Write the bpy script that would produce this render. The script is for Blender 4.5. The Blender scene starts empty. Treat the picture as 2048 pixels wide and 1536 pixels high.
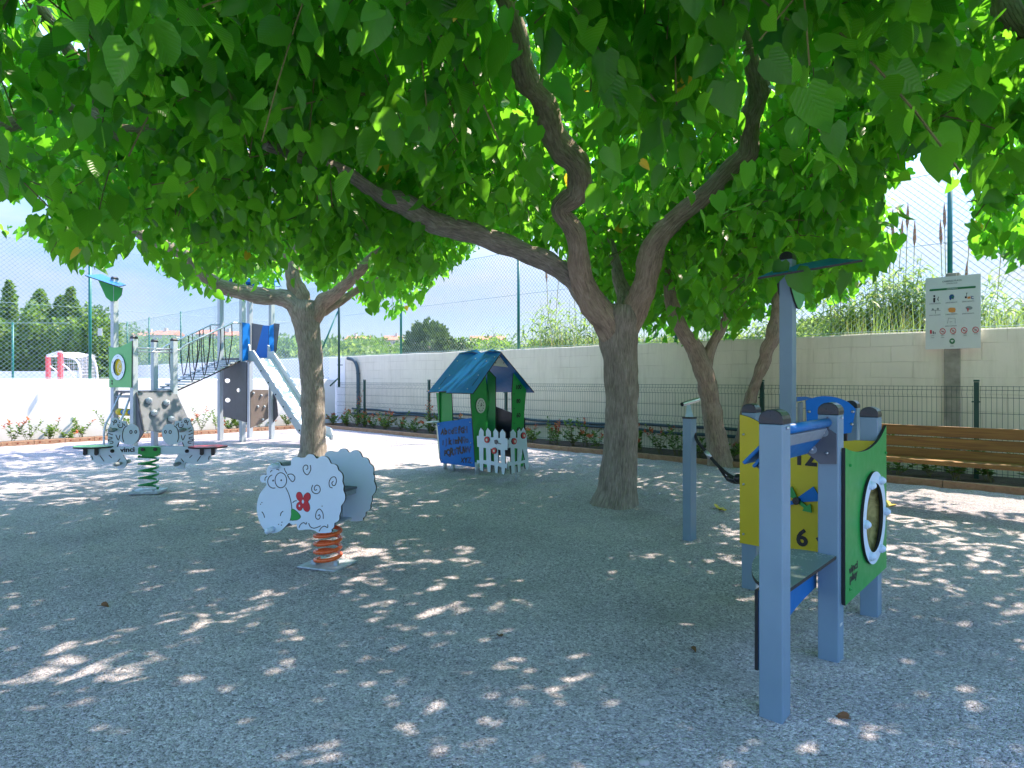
import bpy, math, random
import numpy as np
from mathutils import Vector, noise
from mathutils.geometry import tessellate_polygon
S = bpy.context.scene
C = S.collection
R = math.radians
E = 1.25            # eye height
F = 1280.0          # focal length in pixels of the 2048 wide photograph
HZ = 759.0          # horizon row

# ---------------------------------------------------------------- camera, sky, sun, exposure
cam = bpy.data.objects.new('camera', bpy.data.cameras.new('camera')); C.objects.link(cam)
cam.location = (0, 0, E); cam.rotation_euler = (R(90), 0, 0)
cam.data.sensor_width = 36.0; cam.data.lens = 22.5; cam.data.shift_y = -9/2048
cam.data.clip_start = 0.05; cam.data.clip_end = 3000
S.camera = cam
SUN_EL = 53.0
SD = Vector((0.87, 0.49, 0)).normalized() * math.cos(R(SUN_EL)); SD.z = math.sin(R(SUN_EL))
w = bpy.data.worlds.new('World'); S.world = w; w.use_nodes = True
nt = w.node_tree; nt.nodes.clear()
out = nt.nodes.new('ShaderNodeOutputWorld'); bg = nt.nodes.new('ShaderNodeBackground')
sky = nt.nodes.new('ShaderNodeTexSky'); sky.sky_type = 'NISHITA'; sky.sun_disc = False
sky.sun_elevation = R(SUN_EL); sky.sun_rotation = math.atan2(SD.x, SD.y)
sky.air_density = 1.0; sky.dust_density = 0.6; sky.ozone_density = 1.6
tc = nt.nodes.new('ShaderNodeTexCoord'); mp = nt.nodes.new('ShaderNodeMapping')
mp.inputs['Scale'].default_value = (1.6, 1.6, 5.0); mp.inputs['Location'].default_value = (3.1, 1.7, 0.4)
nz = nt.nodes.new('ShaderNodeTexNoise'); nz.inputs['Scale'].default_value = 1.6; nz.inputs['Detail'].default_value = 7
nz.inputs['Roughness'].default_value = 0.55
cr = nt.nodes.new('ShaderNodeValToRGB'); cr.color_ramp.elements[0].position = 0.46; cr.color_ramp.elements[1].position = 0.70
mx = nt.nodes.new('ShaderNodeMix'); mx.data_type = 'RGBA'; cl_ = nt.nodes.new('ShaderNodeMix'); cl_.data_type = 'RGBA'; cl_.inputs[6].default_value = (1.62, 1.66, 1.72, 1); cl_.inputs[7].default_value = (3.6, 4.0, 4.6, 1)  # clouds also made brighter overhead, out of view, as added fill
CL = cl_
mu = nt.nodes.new('ShaderNodeMath'); mu.operation = 'MULTIPLY'; mu.inputs[1].default_value = 0.85
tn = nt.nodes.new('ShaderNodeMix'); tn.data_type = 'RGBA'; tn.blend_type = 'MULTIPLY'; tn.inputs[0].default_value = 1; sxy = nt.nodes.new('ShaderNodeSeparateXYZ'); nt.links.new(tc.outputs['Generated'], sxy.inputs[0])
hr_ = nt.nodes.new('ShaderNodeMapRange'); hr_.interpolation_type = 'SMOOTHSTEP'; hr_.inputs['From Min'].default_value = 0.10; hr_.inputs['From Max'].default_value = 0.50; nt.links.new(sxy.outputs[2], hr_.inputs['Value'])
tm = nt.nodes.new('ShaderNodeMix'); tm.data_type = 'RGBA'; tm.inputs[6].default_value = (0.295, 0.30, 0.365, 1); tm.inputs[7].default_value = (1.05, 1.22, 1.48, 1)   # low sky dimmed, overhead sky boosted as added fill for the shade
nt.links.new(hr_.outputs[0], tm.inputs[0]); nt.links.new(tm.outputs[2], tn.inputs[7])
L = nt.links.new
L(hr_.outputs[0], CL.inputs[0]); L(CL.outputs[2], mx.inputs[7]); L(tc.outputs['Generated'], mp.inputs[0]); L(mp.outputs[0], nz.inputs['Vector']); L(nz.outputs['Fac'], cr.inputs[0])
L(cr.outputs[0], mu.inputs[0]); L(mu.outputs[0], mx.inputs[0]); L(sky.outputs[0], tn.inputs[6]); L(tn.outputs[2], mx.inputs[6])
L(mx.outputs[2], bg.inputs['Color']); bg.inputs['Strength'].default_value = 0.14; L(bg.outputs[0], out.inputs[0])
sl = bpy.data.lights.new('sun', 'SUN'); sl.energy = 3.3; sl.angle = R(0.6); sl.color = (1.0, 0.83, 0.68)
sun = bpy.data.objects.new('sun', sl); C.objects.link(sun)
sun.rotation_euler = SD.to_track_quat('Z', 'Y').to_euler(); sun.location = (6, 6, 12)
S.view_settings.view_transform = 'Standard'; S.view_settings.look = 'None'
S.view_settings.gamma = 1.0; S.view_settings.exposure = 2.02
S.render.engine = 'CYCLES'
S.cycles.max_bounces = 8; S.cycles.transmission_bounces = 6; S.cycles.diffuse_bounces = 5
S.cycles.transparent_max_bounces = 12

# ---------------------------------------------------------------- helpers
def V(*a): return Vector(a)
def P(x, y, Y): return Vector(((x-1024)/F*Y, Y, E+(HZ-y)/F*Y))       # a point seen at (x, y), Y metres deep
def tag(o, label=None, cat=None, group=None, kind=None):
    if label: o['label'] = label
    if cat: o['category'] = cat
    if group: o['group'] = group
    if kind: o['kind'] = kind
    return o
ROOT = {}
def thing(name, label, cat, loc=(0, 0, 0), group=None):
    o = bpy.data.objects.new(name, None); C.objects.link(o); o.location = loc
    o.empty_display_size = 0.2
    ROOT[o] = Vector(loc)
    return tag(o, label, cat, group)
class MB:
    def __init__(s): s.v = []; s.f = []; s.m = []; s.uv = []; s.hasuv = False
    def add(s, vs, fs, mi=0, uvs=None):
        b = len(s.v); s.v += [tuple(p) for p in vs]
        for k, f in enumerate(fs):
            s.f.append([b+i for i in f]); s.m.append(mi)
            if uvs: s.uv.append(uvs[k]); s.hasuv = True
            else: s.uv.append([(0, 0)]*len(f))
        return s
    def obox(s, c, u, v, w, mi=0):                    # centre and three half-axis vectors
        c, u, v, w = map(Vector, (c, u, v, w))
        p = [c+a*u+b*v+d*w for d in (-1, 1) for b in (-1, 1) for a in (-1, 1)]
        if u.cross(v).dot(w) < 0: fs = [(0,1,3,2),(4,6,7,5),(0,4,5,1),(2,3,7,6),(0,2,6,4),(1,5,7,3)]
        else: fs = [(0,2,3,1),(4,5,7,6),(0,1,5,4),(2,6,7,3),(0,4,6,2),(1,3,7,5)]
        return s.add(p, fs, mi)
    def box(s, x0, x1, y0, y1, z0, z1, mi=0):
        return s.obox(((x0+x1)/2, (y0+y1)/2, (z0+z1)/2), ((x1-x0)/2, 0, 0), (0, (y1-y0)/2, 0), (0, 0, (z1-z0)/2), mi)
    def bar(s, p0, p1, wd, th, up=(0, 0, 1), mi=0):    # rectangular bar p0->p1
        p0, p1 = Vector(p0), Vector(p1); d = (p1-p0); l = d.length; d.normalize()
        u = Vector(up); sd = d.cross(u)
        if sd.length < 1e-4: sd = d.cross(Vector((1, 0, 0)))
        sd.normalize(); u = sd.cross(d)
        return s.obox((p0+p1)/2, d*l/2, sd*wd/2, u*th/2, mi)
    def tube(s, pts, rad, n=8, caps=True, mi=0, jit=0, seed=0):
        pts = [Vector(p) for p in pts]
        if not hasattr(rad, '__len__'): rad = [rad]*len(pts)
        t0 = (pts[1]-pts[0]).normalized()
        a = t0.cross(Vector((0, 0, 1)))
        if a.length < 0.05: a = t0.cross(Vector((0, 1, 0)))
        a.normalize(); vs = []; ln = 0; lens = []
        for i, p in enumerate(pts):
            if i == 0: t = t0
            elif i == len(pts)-1: t = (pts[i]-pts[i-1]).normalized()
            else: t = ((pts[i+1]-pts[i]).normalized()+(pts[i]-pts[i-1]).normalized()).normalized()
            a = (a-t*a.dot(t)).normalized(); b = t.cross(a)
            if i: ln += (p-pts[i-1]).length
            lens.append(ln)
            for k in range(n):
                an = 2*math.pi*k/n; r = rad[i]
                if jit:
                    q = p+(a*math.cos(an)+b*math.sin(an))*r
                    r *= 1+jit*(noise.noise(q*6+Vector((seed, 0, 0)))*1.2+noise.noise(q*17)*0.45)
                vs.append(p+(a*math.cos(an)+b*math.sin(an))*r)
        fs = []; uv = []
        for i in range(len(pts)-1):
            for k in range(n):
                k2 = (k+1) % n
                fs.append((i*n+k, i*n+k2, (i+1)*n+k2, (i+1)*n+k))
                u0 = k/n; u1 = (k+1)/n; rr = 6.283*max(rad)
                uv.append([(u0*rr, lens[i]), (u1*rr, lens[i]), (u1*rr, lens[i+1]), (u0*rr, lens[i+1])])
        if caps:
            fs.append(list(range(n))[::-1]); uv.append([(0, 0)]*n)
            m = (len(pts)-1)*n; fs.append([m+k for k in range(n)]); uv.append([(0, 0)]*n)
        return s.add(vs, fs, mi, uv)
    def cyl(s, p0, p1, r, n=16, r1=None, mi=0): return s.tube([p0, p1], [r, r if r1 is None else r1], n, True, mi)
    def ball(s, c, r, sz=(1, 1, 1), n=12, mi=0):
        c = Vector(c); vs = []; fs = []; m = n//2
        for i in range(m+1):
            th = math.pi*i/m
            for k in range(n):
                ph = 2*math.pi*k/n
                vs.append((c.x+r*sz[0]*math.sin(th)*math.cos(ph), c.y+r*sz[1]*math.sin(th)*math.sin(ph), c.z+r*sz[2]*math.cos(th)))
        for i in range(m):
            for k in range(n):
                fs.append((i*n+k, (i+1)*n+k, (i+1)*n+(k+1) % n, i*n+(k+1) % n))
        return s.add(vs, fs, mi)
    def plate(s, fr, polys, t, off=0.0, mi=0, me=1):   # fr = (O, U, V); front face at off along N = U x V reversed towards viewer
        O, U, W = fr; N = U.cross(W).normalized()
        for pl in [polys]:
            loops = [[Vector((a, b, 0)) for a, b in q] for q in pl]
            tris = tessellate_polygon(loops)
            flat = [p for q in loops for p in q]
            f3 = [O+U*p.x+W*p.y+N*off for p in flat]; b3 = [p-N*t for p in f3]
            n = len(flat); ff = []; bf = []
            for tr in tris:
                a, b, c = tr
                if (flat[b]-flat[a]).cross(flat[c]-flat[a]).z < 0: a, b, c = a, c, b
                ff.append((a, b, c)); bf.append((n+a, n+c, n+b))
            s.add(f3+b3, ff+bf, mi)
            base = 0; ed = []
            for q in loops:
                m = len(q)
                ar = sum(q[i].x*q[(i+1) % m].y-q[(i+1) % m].x*q[i].y for i in range(m))
                outer = (base == 0)
                for i in range(m):
                    a, b = base+i, base+(i+1) % m
                    f = (a, n+a, n+b, b)
                    if (ar > 0) != outer: f = f[::-1]
                    ed.append(f)
                base += m
            s.add(f3+b3, ed, me)
        return s
    def stroke(s, fr, pts, wd, off=0.002, t=0.002, closed=False, mi=0):   # an engraved or painted line lying on a board
        O, U, W = fr; N = U.cross(W).normalized()
        pts = [Vector((a, b)) for a, b in pts]
        if closed: pts = pts+[pts[0]]
        l = []; r = []
        for i, p in enumerate(pts):
            a = pts[max(i-1, 0)]; b = pts[min(i+1, len(pts)-1)]
            if closed and i in (0, len(pts)-1): a, b = pts[-2], pts[1]
            d = (b-a); d = d.normalized() if d.length > 1e-9 else Vector((1, 0))
            n = Vector((-d.y, d.x)); k = wd/2*(0.75 if (i in (0, len(pts)-1) and not closed) else 1)
            l.append(p+n*k); r.append(p-n*k)
        vs = [O+U*p.x+W*p.y+N*off for p in l+r]+[O+U*p.x+W*p.y+N*(off-t) for p in l+r]
        m = len(l); fs = []
        for i in range(m-1):
            fs.append((m+i, m+i+1, i+1, i)); fs.append((i, i+1, 2*m+i+1, 2*m+i)); fs.append((m+i+1, m+i, 3*m+i, 3*m+i+1))
        return s.add(vs, fs, mi)
    def build(s, name, mats, parent=None, smooth=False, bevel=0, auto=None):
        me = bpy.data.meshes.new(name)
        off = Vector((0, 0, 0)); p = parent
        while p is not None: off += Vector(p.location); p = p.parent
        me.from_pydata([(a[0]-off.x, a[1]-off.y, a[2]-off.z) for a in s.v], [], s.f)
        mats = mats if isinstance(mats, (list, tuple)) else [mats]
        for m in mats: me.materials.append(m)
        mi = [min(k, len(mats)-1) for k in s.m]
        me.polygons.foreach_set('material_index', mi)
        if smooth: me.polygons.foreach_set('use_smooth', [True]*len(s.f))
        if s.hasuv:
            u = me.uv_layers.new(name='UVMap')
            u.data.foreach_set('uv', [c for f in s.uv for q in f for c in q])
        me.update()
        o = bpy.data.objects.new(name, me); C.objects.link(o); o.parent = parent
        if bevel:
            b = o.modifiers.new('bevel', 'BEVEL'); b.width = bevel; b.segments = 2; b.limit_method = 'ANGLE'; b.angle_limit = R(40)
        return o
def smooth_path(cp, k=6):                              # Catmull-Rom through (vector, radius)
    pts = []; rad = []
    n = len(cp)
    for i in range(n-1):
        p0 = cp[max(i-1, 0)]; p1 = cp[i]; p2 = cp[i+1]; p3 = cp[min(i+2, n-1)]
        for j in range(k):
            t = j/k
            f = lambda a, b, c, d: 0.5*((2*b)+(-a+c)*t+(2*a-5*b+4*c-d)*t*t+(-a+3*b-3*c+d)*t**3)
            pts.append(Vector([f(p0[0][q], p1[0][q], p2[0][q], p3[0][q]) for q in range(3)]))
            rad.append(f(p0[1], p1[1], p2[1], p3[1]))
    pts.append(Vector(cp[-1][0])); rad.append(cp[-1][1])
    return pts, rad
def vframe(x, y, dx, dy):                              # upright plane through (x, y) running along (dx, dy)
    l = math.hypot(dx, dy); return (Vector((x, y, 0)), Vector((dx/l, dy/l, 0)), Vector((0, 0, 1)))
def trace(fr, pts, sc=1.0, ox=0, oy=0):                # where the board's outline lies on its own plane
    O, U, W = fr; N = U.cross(W); o = []
    for x, y in pts:
        D = Vector(((ox+x/sc-1024)/F, 1, (HZ-(oy+y/sc))/F)); e = Vector((0, 0, E))
        t = (O-e).dot(N)/D.dot(N); p = e+D*t-O
        o.append((p.dot(U), p.dot(W)))
    return o
def ell(cx, cy, rx, ry, n=28, a0=0, a1=360):
    full = abs(a1-a0) >= 360
    return [(cx+rx*math.cos(R(a0+(a1-a0)*i/(n if full else n-1))), cy+ry*math.sin(R(a0+(a1-a0)*i/(n if full else n-1)))) for i in range(n)]
def spl(pts, k=4, closed=False):                       # smooth a 2D outline
    n = len(pts); o = []
    rng = range(n) if closed else range(n-1)
    for i in rng:
        g = (lambda j: pts[j % n]) if closed else (lambda j: pts[min(max(j, 0), n-1)])
        a, b, c, d = g(i-1), g(i), g(i+1), g(i+2)
        for j in range(k):
            t = j/k
            o.append(tuple(0.5*((2*b[q])+(-a[q]+c[q])*t+(2*a[q]-5*b[q]+4*c[q]-d[q])*t*t+(-a[q]+3*b[q]-3*c[q]+d[q])*t**3) for q in (0, 1)))
    if not closed: o.append(tuple(pts[-1]))
    return o
def copy_tree(o, parent=None):
    c = o.copy(); C.objects.link(c); c.parent = parent
    for ch in list(o.children): copy_tree(ch, c)
    return c
def text_mesh(name, txt, fr, x, y, size, m, parent, off=0.002, ext=0.0008, align='LEFT', sx=1.0, rot=0, shear=0):
    cu = bpy.data.curves.new(name, 'FONT'); cu.body = txt; cu.size = size; cu.extrude = ext
    cu.align_x = align; cu.offset = size*(0.055 if name == 'letter' else 0.03); cu.shear = shear; cu.resolution_u = 3
    to = bpy.data.objects.new('tmp', cu); C.objects.link(to)
    dg = bpy.context.evaluated_depsgraph_get(); me = bpy.data.meshes.new_from_object(to.evaluated_get(dg))
    bpy.data.objects.remove(to)
    O, U, W = fr; N = U.cross(W).normalized(); ro = Vector((0, 0, 0)); p = parent
    while p is not None: ro += Vector(p.location); p = p.parent
    c, s_ = math.cos(R(rot)), math.sin(R(rot))
    for v in me.vertices:
        a, b = v.co.x*sx, v.co.y
        v.co = O+U*(x+a*c-b*s_)+W*(y+a*s_+b*c)+N*(off+v.co.z)-ro
    me.name = name; me.materials.clear(); me.materials.append(m)
    o = bpy.data.objects.new(name, me); C.objects.link(o); o.parent = parent
    return o

# ---------------------------------------------------------------- materials
def nodes(name):
    m = bpy.data.materials.new(name); m.use_nodes = True; n = m.node_tree
    b = n.nodes['Principled BSDF']; return m, n, b
def ramp(n, fac, stops):
    r = n.nodes.new('ShaderNodeValToRGB'); e = r.color_ramp.elements
    e[0].position, e[0].color = stops[0][0], (*stops[0][1], 1); e[1].position, e[1].color = stops[-1][0], (*stops[-1][1], 1)
    for p, c in stops[1:-1]:
        q = e.new(p); q.color = (*c, 1)
    n.links.new(fac, r.inputs[0]); return r.outputs[0]
def tex(n, kind, scale, vec=None, **kw):
    t = n.nodes.new(kind); t.inputs['Scale'].default_value = scale
    for k, v in kw.items():
        if k in t.inputs: t.inputs[k].default_value = v
        else: setattr(t, k, v)
    if vec is not None: n.links.new(vec, t.inputs['Vector'])
    return t
def coords(n, kind='Object', scale=(1, 1, 1), rot=(0, 0, 0)):
    t = n.nodes.new('ShaderNodeTexCoord'); m = n.nodes.new('ShaderNodeMapping')
    m.inputs['Scale'].default_value = scale; m.inputs['Rotation'].default_value = rot
    n.links.new(t.outputs[kind], m.inputs[0]); return m.outputs[0]
def bump(n, b, h, st, dist=0.01):
    q = n.nodes.new('ShaderNodeBump'); q.inputs['Strength'].default_value = st; q.inputs['Distance'].default_value = dist
    n.links.new(h, q.inputs['Height']); n.links.new(q.outputs[0], b.inputs['Normal'])
def math_(n, op, a, b=None):
    q = n.nodes.new('ShaderNodeMath'); q.operation = op
    for i, v in enumerate((a, b)):
        if v is None: continue
        if isinstance(v, (int, float)): q.inputs[i].default_value = v
        else: n.links.new(v, q.inputs[i])
    return q.outputs[0]
def simple(name, col, rough=0.5, metal=0.0, var=0.12, sc=7, bst=0.0, bsc=60, spec=0.5, coat=0):
    m, n, b = nodes(name)
    co = coords(n); t = tex(n, 'ShaderNodeTexNoise', sc, co, Detail=5, Roughness=0.6)
    lo = tuple(c*(1-var) for c in col); hi = tuple(min(1, c*(1+var)) for c in col)
    n.links.new(ramp(n, t.outputs['Fac'], [(0.3, lo), (0.7, hi)]), b.inputs['Base Color'])
    t2 = tex(n, 'ShaderNodeTexNoise', sc*5, co, Detail=4)
    mr = n.nodes.new('ShaderNodeMapRange'); mr.inputs['To Min'].default_value = max(0.03, rough-0.12); mr.inputs['To Max'].default_value = min(1, rough+0.15)
    n.links.new(t2.outputs['Fac'], mr.inputs['Value']); n.links.new(mr.outputs[0], b.inputs['Roughness'])
    b.inputs['Metallic'].default_value = metal; b.inputs['Specular IOR Level'].default_value = spec
    b.inputs['Coat Weight'].default_value = coat
    if bst:
        t3 = tex(n, 'ShaderNodeTexNoise', bsc, co, Detail=5); bump(n, b, t3.outputs['Fac'], bst, 0.004)
    return m
M = {}
M['post'] = simple('post_metal', (0.165, 0.265, 0.355), 0.42, 0.0, 0.09, 2.2, 0.05, 200)
M['postL'] = simple('post_metal_pale', (0.37, 0.44, 0.50), 0.42, 0.0, 0.06, 3, 0.05, 200)
M['cap'] = simple('black_plastic', (0.013, 0.015, 0.02), 0.3, 0, 0.2, 20)
M['edge'] = simple('panel_core', (0.012, 0.014, 0.016), 0.6, 0, 0.2, 20)
M['yellow'] = simple('yellow_panel', (0.58, 0.46, 0.004), 0.45, 0, 0.05, 4, 0.04, 300)
M['green'] = simple('green_panel', (0.015, 0.30, 0.055), 0.40, 0, 0.06, 4, 0.04, 300)
M['greenL'] = simple('light_green_panel', (0.08, 0.36, 0.12), 0.40, 0, 0.06, 4, 0.04, 300)
M['blue'] = simple('blue_panel', (0.006, 0.135, 0.40), 0.42, 0, 0.07, 4, 0.04, 300, 0.35)
M['blueB'] = simple('bright_blue_panel', (0.003, 0.155, 0.56), 0.5, 0, 0.06, 4, 0.04, 300, 0.25)
M['roofblue'] = simple('mast_roof_blue', (0.012, 0.25, 0.62), 0.55, 0, 0.06, 4, 0.04, 300, 0.3)  # brighter copy of the panel blue; sky light on the roof put into colour
M['white'] = simple('white_panel', (0.58, 0.72, 0.86), 0.42, 0, 0.03, 4, 0.03, 300)
M['cream'] = simple('cream_panel', (0.62, 0.66, 0.58), 0.5, 0, 0.05, 6)
M['grey'] = simple('dark_grey_panel', (0.085, 0.10, 0.125), 0.45, 0, 0.1, 6, 0.1, 200)
M['greyM'] = simple('grey_climbing_board', (0.12, 0.14, 0.165), 0.5, 0, 0.1, 6)
M['greyL'] = simple('grey_plastic', (0.22, 0.27, 0.31), 0.5, 0, 0.1, 6)
M['black'] = simple('black_panel', (0.012, 0.014, 0.02), 0.35, 0, 0.2, 6)
M['ink'] = simple('black_line', (0.006, 0.008, 0.012), 0.5, 0, 0.1, 6)
M['inkb'] = simple('dark_blue_line', (0.004, 0.05, 0.19), 0.5, 0, 0.1, 6)
M['red'] = simple('red_panel', (0.52, 0.02, 0.035), 0.4, 0, 0.06, 6)
M['orange'] = simple('orange_coated_steel', (0.72, 0.115, 0.02), 0.28, 0, 0.06, 8, coat=0.3)
M['springg'] = simple('green_coated_steel', (0.01, 0.26, 0.06), 0.25, 0, 0.06, 8, coat=0.3)
M['steel'] = simple('galvanised_steel', (0.55, 0.58, 0.60), 0.32, 0.9, 0.12, 12)
M['galv'] = simple('dull_zinc', (0.42, 0.50, 0.56), 0.5, 0.4, 0.25, 25, 0.3, 80)
M['rope'] = simple('black_rope', (0.02, 0.02, 0.022), 0.8, 0, 0.2, 60, 0.4, 300)
M['fence'] = simple('dark_green_coating', (0.006, 0.055, 0.045), 0.5, 0, 0.15, 10)
M['teal'] = simple('teal_green_paint', (0.006, 0.15, 0.12), 0.4, 0, 0.15, 6)
M['wire'] = simple('coated_wire', (0.20, 0.32, 0.34), 0.5, 0, 0.2, 6)
M['pipe'] = simple('blue_grey_conduit', (0.05, 0.09, 0.12), 0.6, 0, 0.15, 10)
M['sign'] = simple('sign_face', (0.56, 0.60, 0.58), 0.35, 0, 0.03, 4)
M['signg'] = simple('sign_green', (0.01, 0.14, 0.05), 0.4, 0, 0.05, 4)
M['signgrey'] = simple('sign_text_grey', (0.20, 0.24, 0.24), 0.5, 0, 0.05, 4)
M['signor'] = simple('sign_orange', (0.6, 0.24, 0.05), 0.5, 0, 0.05, 4)
M['goalred'] = simple('goal_red_paint', (0.75, 0.10, 0.11), 0.45, 0, 0.08, 6)
M['net'] = simple('white_net_cord', (0.75, 0.75, 0.78), 0.8, 0, 0.05, 6)
M['roof'] = simple('terracotta_tiles', (0.50, 0.22, 0.13), 0.8, 0, 0.25, 0.7)
M['render'] = simple('pale_render', (0.60, 0.55, 0.50), 0.85, 0, 0.1, 0.4)
M['winm'] = simple('window_glass_far', (0.10, 0.13, 0.17), 0.2, 0, 0.1, 0.4)
M['stone'] = simple('pale_pebble', (0.34, 0.34, 0.34), 0.8, 0, 0.2, 40, 0.3, 80)
M['deadleaf'] = simple('brown_dead_leaf', (0.16, 0.07, 0.03), 0.8, 0, 0.3, 40)
M['yleaf'] = simple('yellow_fallen_leaf', (0.62, 0.46, 0.03), 0.6, 0, 0.2, 30)

def m_gravel():
    m, n, b = nodes('gravel'); co = coords(n)
    v = tex(n, 'ShaderNodeTexVoronoi', 165, co, Randomness=1.0); v2 = tex(n, 'ShaderNodeTexVoronoi', 78, co)
    sx = n.nodes.new('ShaderNodeSeparateColor'); n.links.new(v.outputs['Color'], sx.inputs[0])
    sx2 = n.nodes.new('ShaderNodeSeparateColor'); n.links.new(v2.outputs['Color'], sx2.inputs[0])
    g = math_(n, 'ADD', math_(n, 'MULTIPLY', sx.outputs[0], 0.6), math_(n, 'MULTIPLY', sx2.outputs[1], 0.4))
    c1 = ramp(n, g, [(0.0, (0.11, 0.105, 0.115)), (0.3, (0.355, 0.34, 0.362)), (0.65, (0.51, 0.487, 0.515)), (1.0, (0.82, 0.785, 0.81))])
    big = tex(n, 'ShaderNodeTexNoise', 1.1, co, Detail=8, Roughness=0.65)
    mxn = n.nodes.new('ShaderNodeMix'); mxn.data_type = 'RGBA'; mxn.blend_type = 'MULTIPLY'; mxn.inputs[0].default_value = 1
    n.links.new(c1, mxn.inputs[6]); n.links.new(ramp(n, big.outputs['Fac'], [(0.3, (0.76, 0.76, 0.78)), (0.5, (0.96, 0.96, 0.96)), (0.62, (1.04, 1.03, 1.0)), (0.8, (1.16, 1.13, 1.08))]), mxn.inputs[7])
    n.links.new(mxn.outputs[2], b.inputs['Base Color']); b.inputs['Roughness'].default_value = 0.95; b.inputs['Specular IOR Level'].default_value = 0.2
    mid = tex(n, 'ShaderNodeTexNoise', 14, co, Detail=6, Roughness=0.7)
    h = math_(n, 'ADD', math_(n, 'MULTIPLY', v.outputs['Distance'], -0.55), math_(n, 'MULTIPLY', v2.outputs['Distance'], -0.6))
    h = math_(n, 'ADD', h, math_(n, 'MULTIPLY', mid.outputs['Fac'], 2.2))
    bump(n, b, h, 1.0, 0.010)
    return m
M['gravel'] = m_gravel()
def m_soil(name, a, c, sc=9):
    m, n, b = nodes(name); co = coords(n); t = tex(n, 'ShaderNodeTexNoise', sc, co, Detail=10, Roughness=0.7)
    n.links.new(ramp(n, t.outputs['Fac'], [(0.3, a), (0.7, c)]), b.inputs['Base Color']); b.inputs['Roughness'].default_value = 1
    bump(n, b, t.outputs['Fac'], 0.8, 0.03); return m
M['soil'] = m_soil('garden_soil', (0.045, 0.035, 0.028), (0.12, 0.095, 0.075), 14)
M['field'] = m_soil('dry_field', (0.10, 0.13, 0.04), (0.30, 0.27, 0.13), 0.8)
M['hill'] = m_soil('scrub_hill', (0.05, 0.09, 0.03), (0.17, 0.18, 0.08), 0.12)
def m_wall(name, base, block=True, amt=0.10):
    m, n, b = nodes(name); co = coords(n, 'UV')
    nzz = tex(n, 'ShaderNodeTexNoise', 1.3, co, Detail=8, Roughness=0.62)
    fine = tex(n, 'ShaderNodeTexNoise', 60, co, Detail=5)
    c = ramp(n, nzz.outputs['Fac'], [(0.25, tuple(q*(1-amt) for q in base)), (0.75, tuple(min(1, q*(1+amt*0.6)) for q in base))])
    # grime that rises from the ground and runs down from the coping
    st = tex(n, 'ShaderNodeTexNoise', 3.0, coords(n, 'UV', (3.5, 0.35, 1)), Detail=6, Roughness=0.7)
    mm = n.nodes.new('ShaderNodeMix'); mm.data_type = 'RGBA'; mm.blend_type = 'MULTIPLY'; mm.inputs[0].default_value = 0.28 if block else 0.12
    n.links.new(c, mm.inputs[6]); n.links.new(ramp(n, st.outputs['Fac'], [(0.32, (0.62, 0.60, 0.54)), (0.52, (1, 1, 1))]), mm.inputs[7])
    col = mm.outputs[2]; h = math_(n, 'MULTIPLY', fine.outputs['Fac'], 0.25)
    if block:
        dn = tex(n, 'ShaderNodeTexNoise', 2.2, co, Detail=3)
        vm = n.nodes.new('ShaderNodeVectorMath'); vm.operation = 'MULTIPLY_ADD'; vm.inputs[1].default_value = (0.03, 0.03, 0)
        n.links.new(dn.outputs['Color'], vm.inputs[0]); n.links.new(co, vm.inputs[2])
        br = n.nodes.new('ShaderNodeTexBrick'); n.links.new(vm.outputs[0], br.inputs['Vector'])
        br.inputs['Scale'].default_value = 1; br.inputs['Brick Width'].default_value = 0.5; br.inputs['Row Height'].default_value = 0.215
        br.inputs['Mortar Size'].default_value = 0.006; br.inputs['Mortar Smooth'].default_value = 0.5; br.offset = 0.5
        lines = br.outputs['Fac']
        vis = tex(n, 'ShaderNodeTexNoise', 1.7, coords(n, 'UV', (1, 1, 1), (0, 0, 1)), Detail=4)
        k = math_(n, 'MULTIPLY', lines, ramp_f(n, vis.outputs['Fac'], 0.38, 0.62))
        m2 = n.nodes.new('ShaderNodeMix'); m2.data_type = 'RGBA'; n.links.new(math_(n, 'MULTIPLY', k, 0.38), m2.inputs[0])
        n.links.new(col, m2.inputs[6]); m2.inputs[7].default_value = (base[0]*0.5, base[1]*0.47, base[2]*0.42, 1); col = m2.outputs[2]
        h = math_(n, 'SUBTRACT', h, math_(n, 'MULTIPLY', k, 1.6))
    n.links.new(col, b.inputs['Base Color']); b.inputs['Roughness'].default_value = 0.9; b.inputs['Specular IOR Level'].default_value = 0.25
    bump(n, b, h, 0.6, 0.006); return m
def ramp_f(n, v, a, c):
    r = n.nodes.new('ShaderNodeMapRange'); r.inputs['From Min'].default_value = a; r.inputs['From Max'].default_value = c; n.links.new(v, r.inputs['Value']); return r.outputs[0]
M['wall'] = m_wall('cream_block_wall', (0.79, 0.73, 0.61))
M['wallw'] = m_wall('white_render_wall', (0.80, 0.80, 0.79), False, 0.04)
M['concrete'] = simple('stained_concrete', (0.30, 0.28, 0.24), 0.9, 0, 0.35, 5, 0.5, 60)
M['kerb'] = m_soil('terracotta_kerb', (0.30, 0.17, 0.10), (0.46, 0.29, 0.19), 12)
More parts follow.
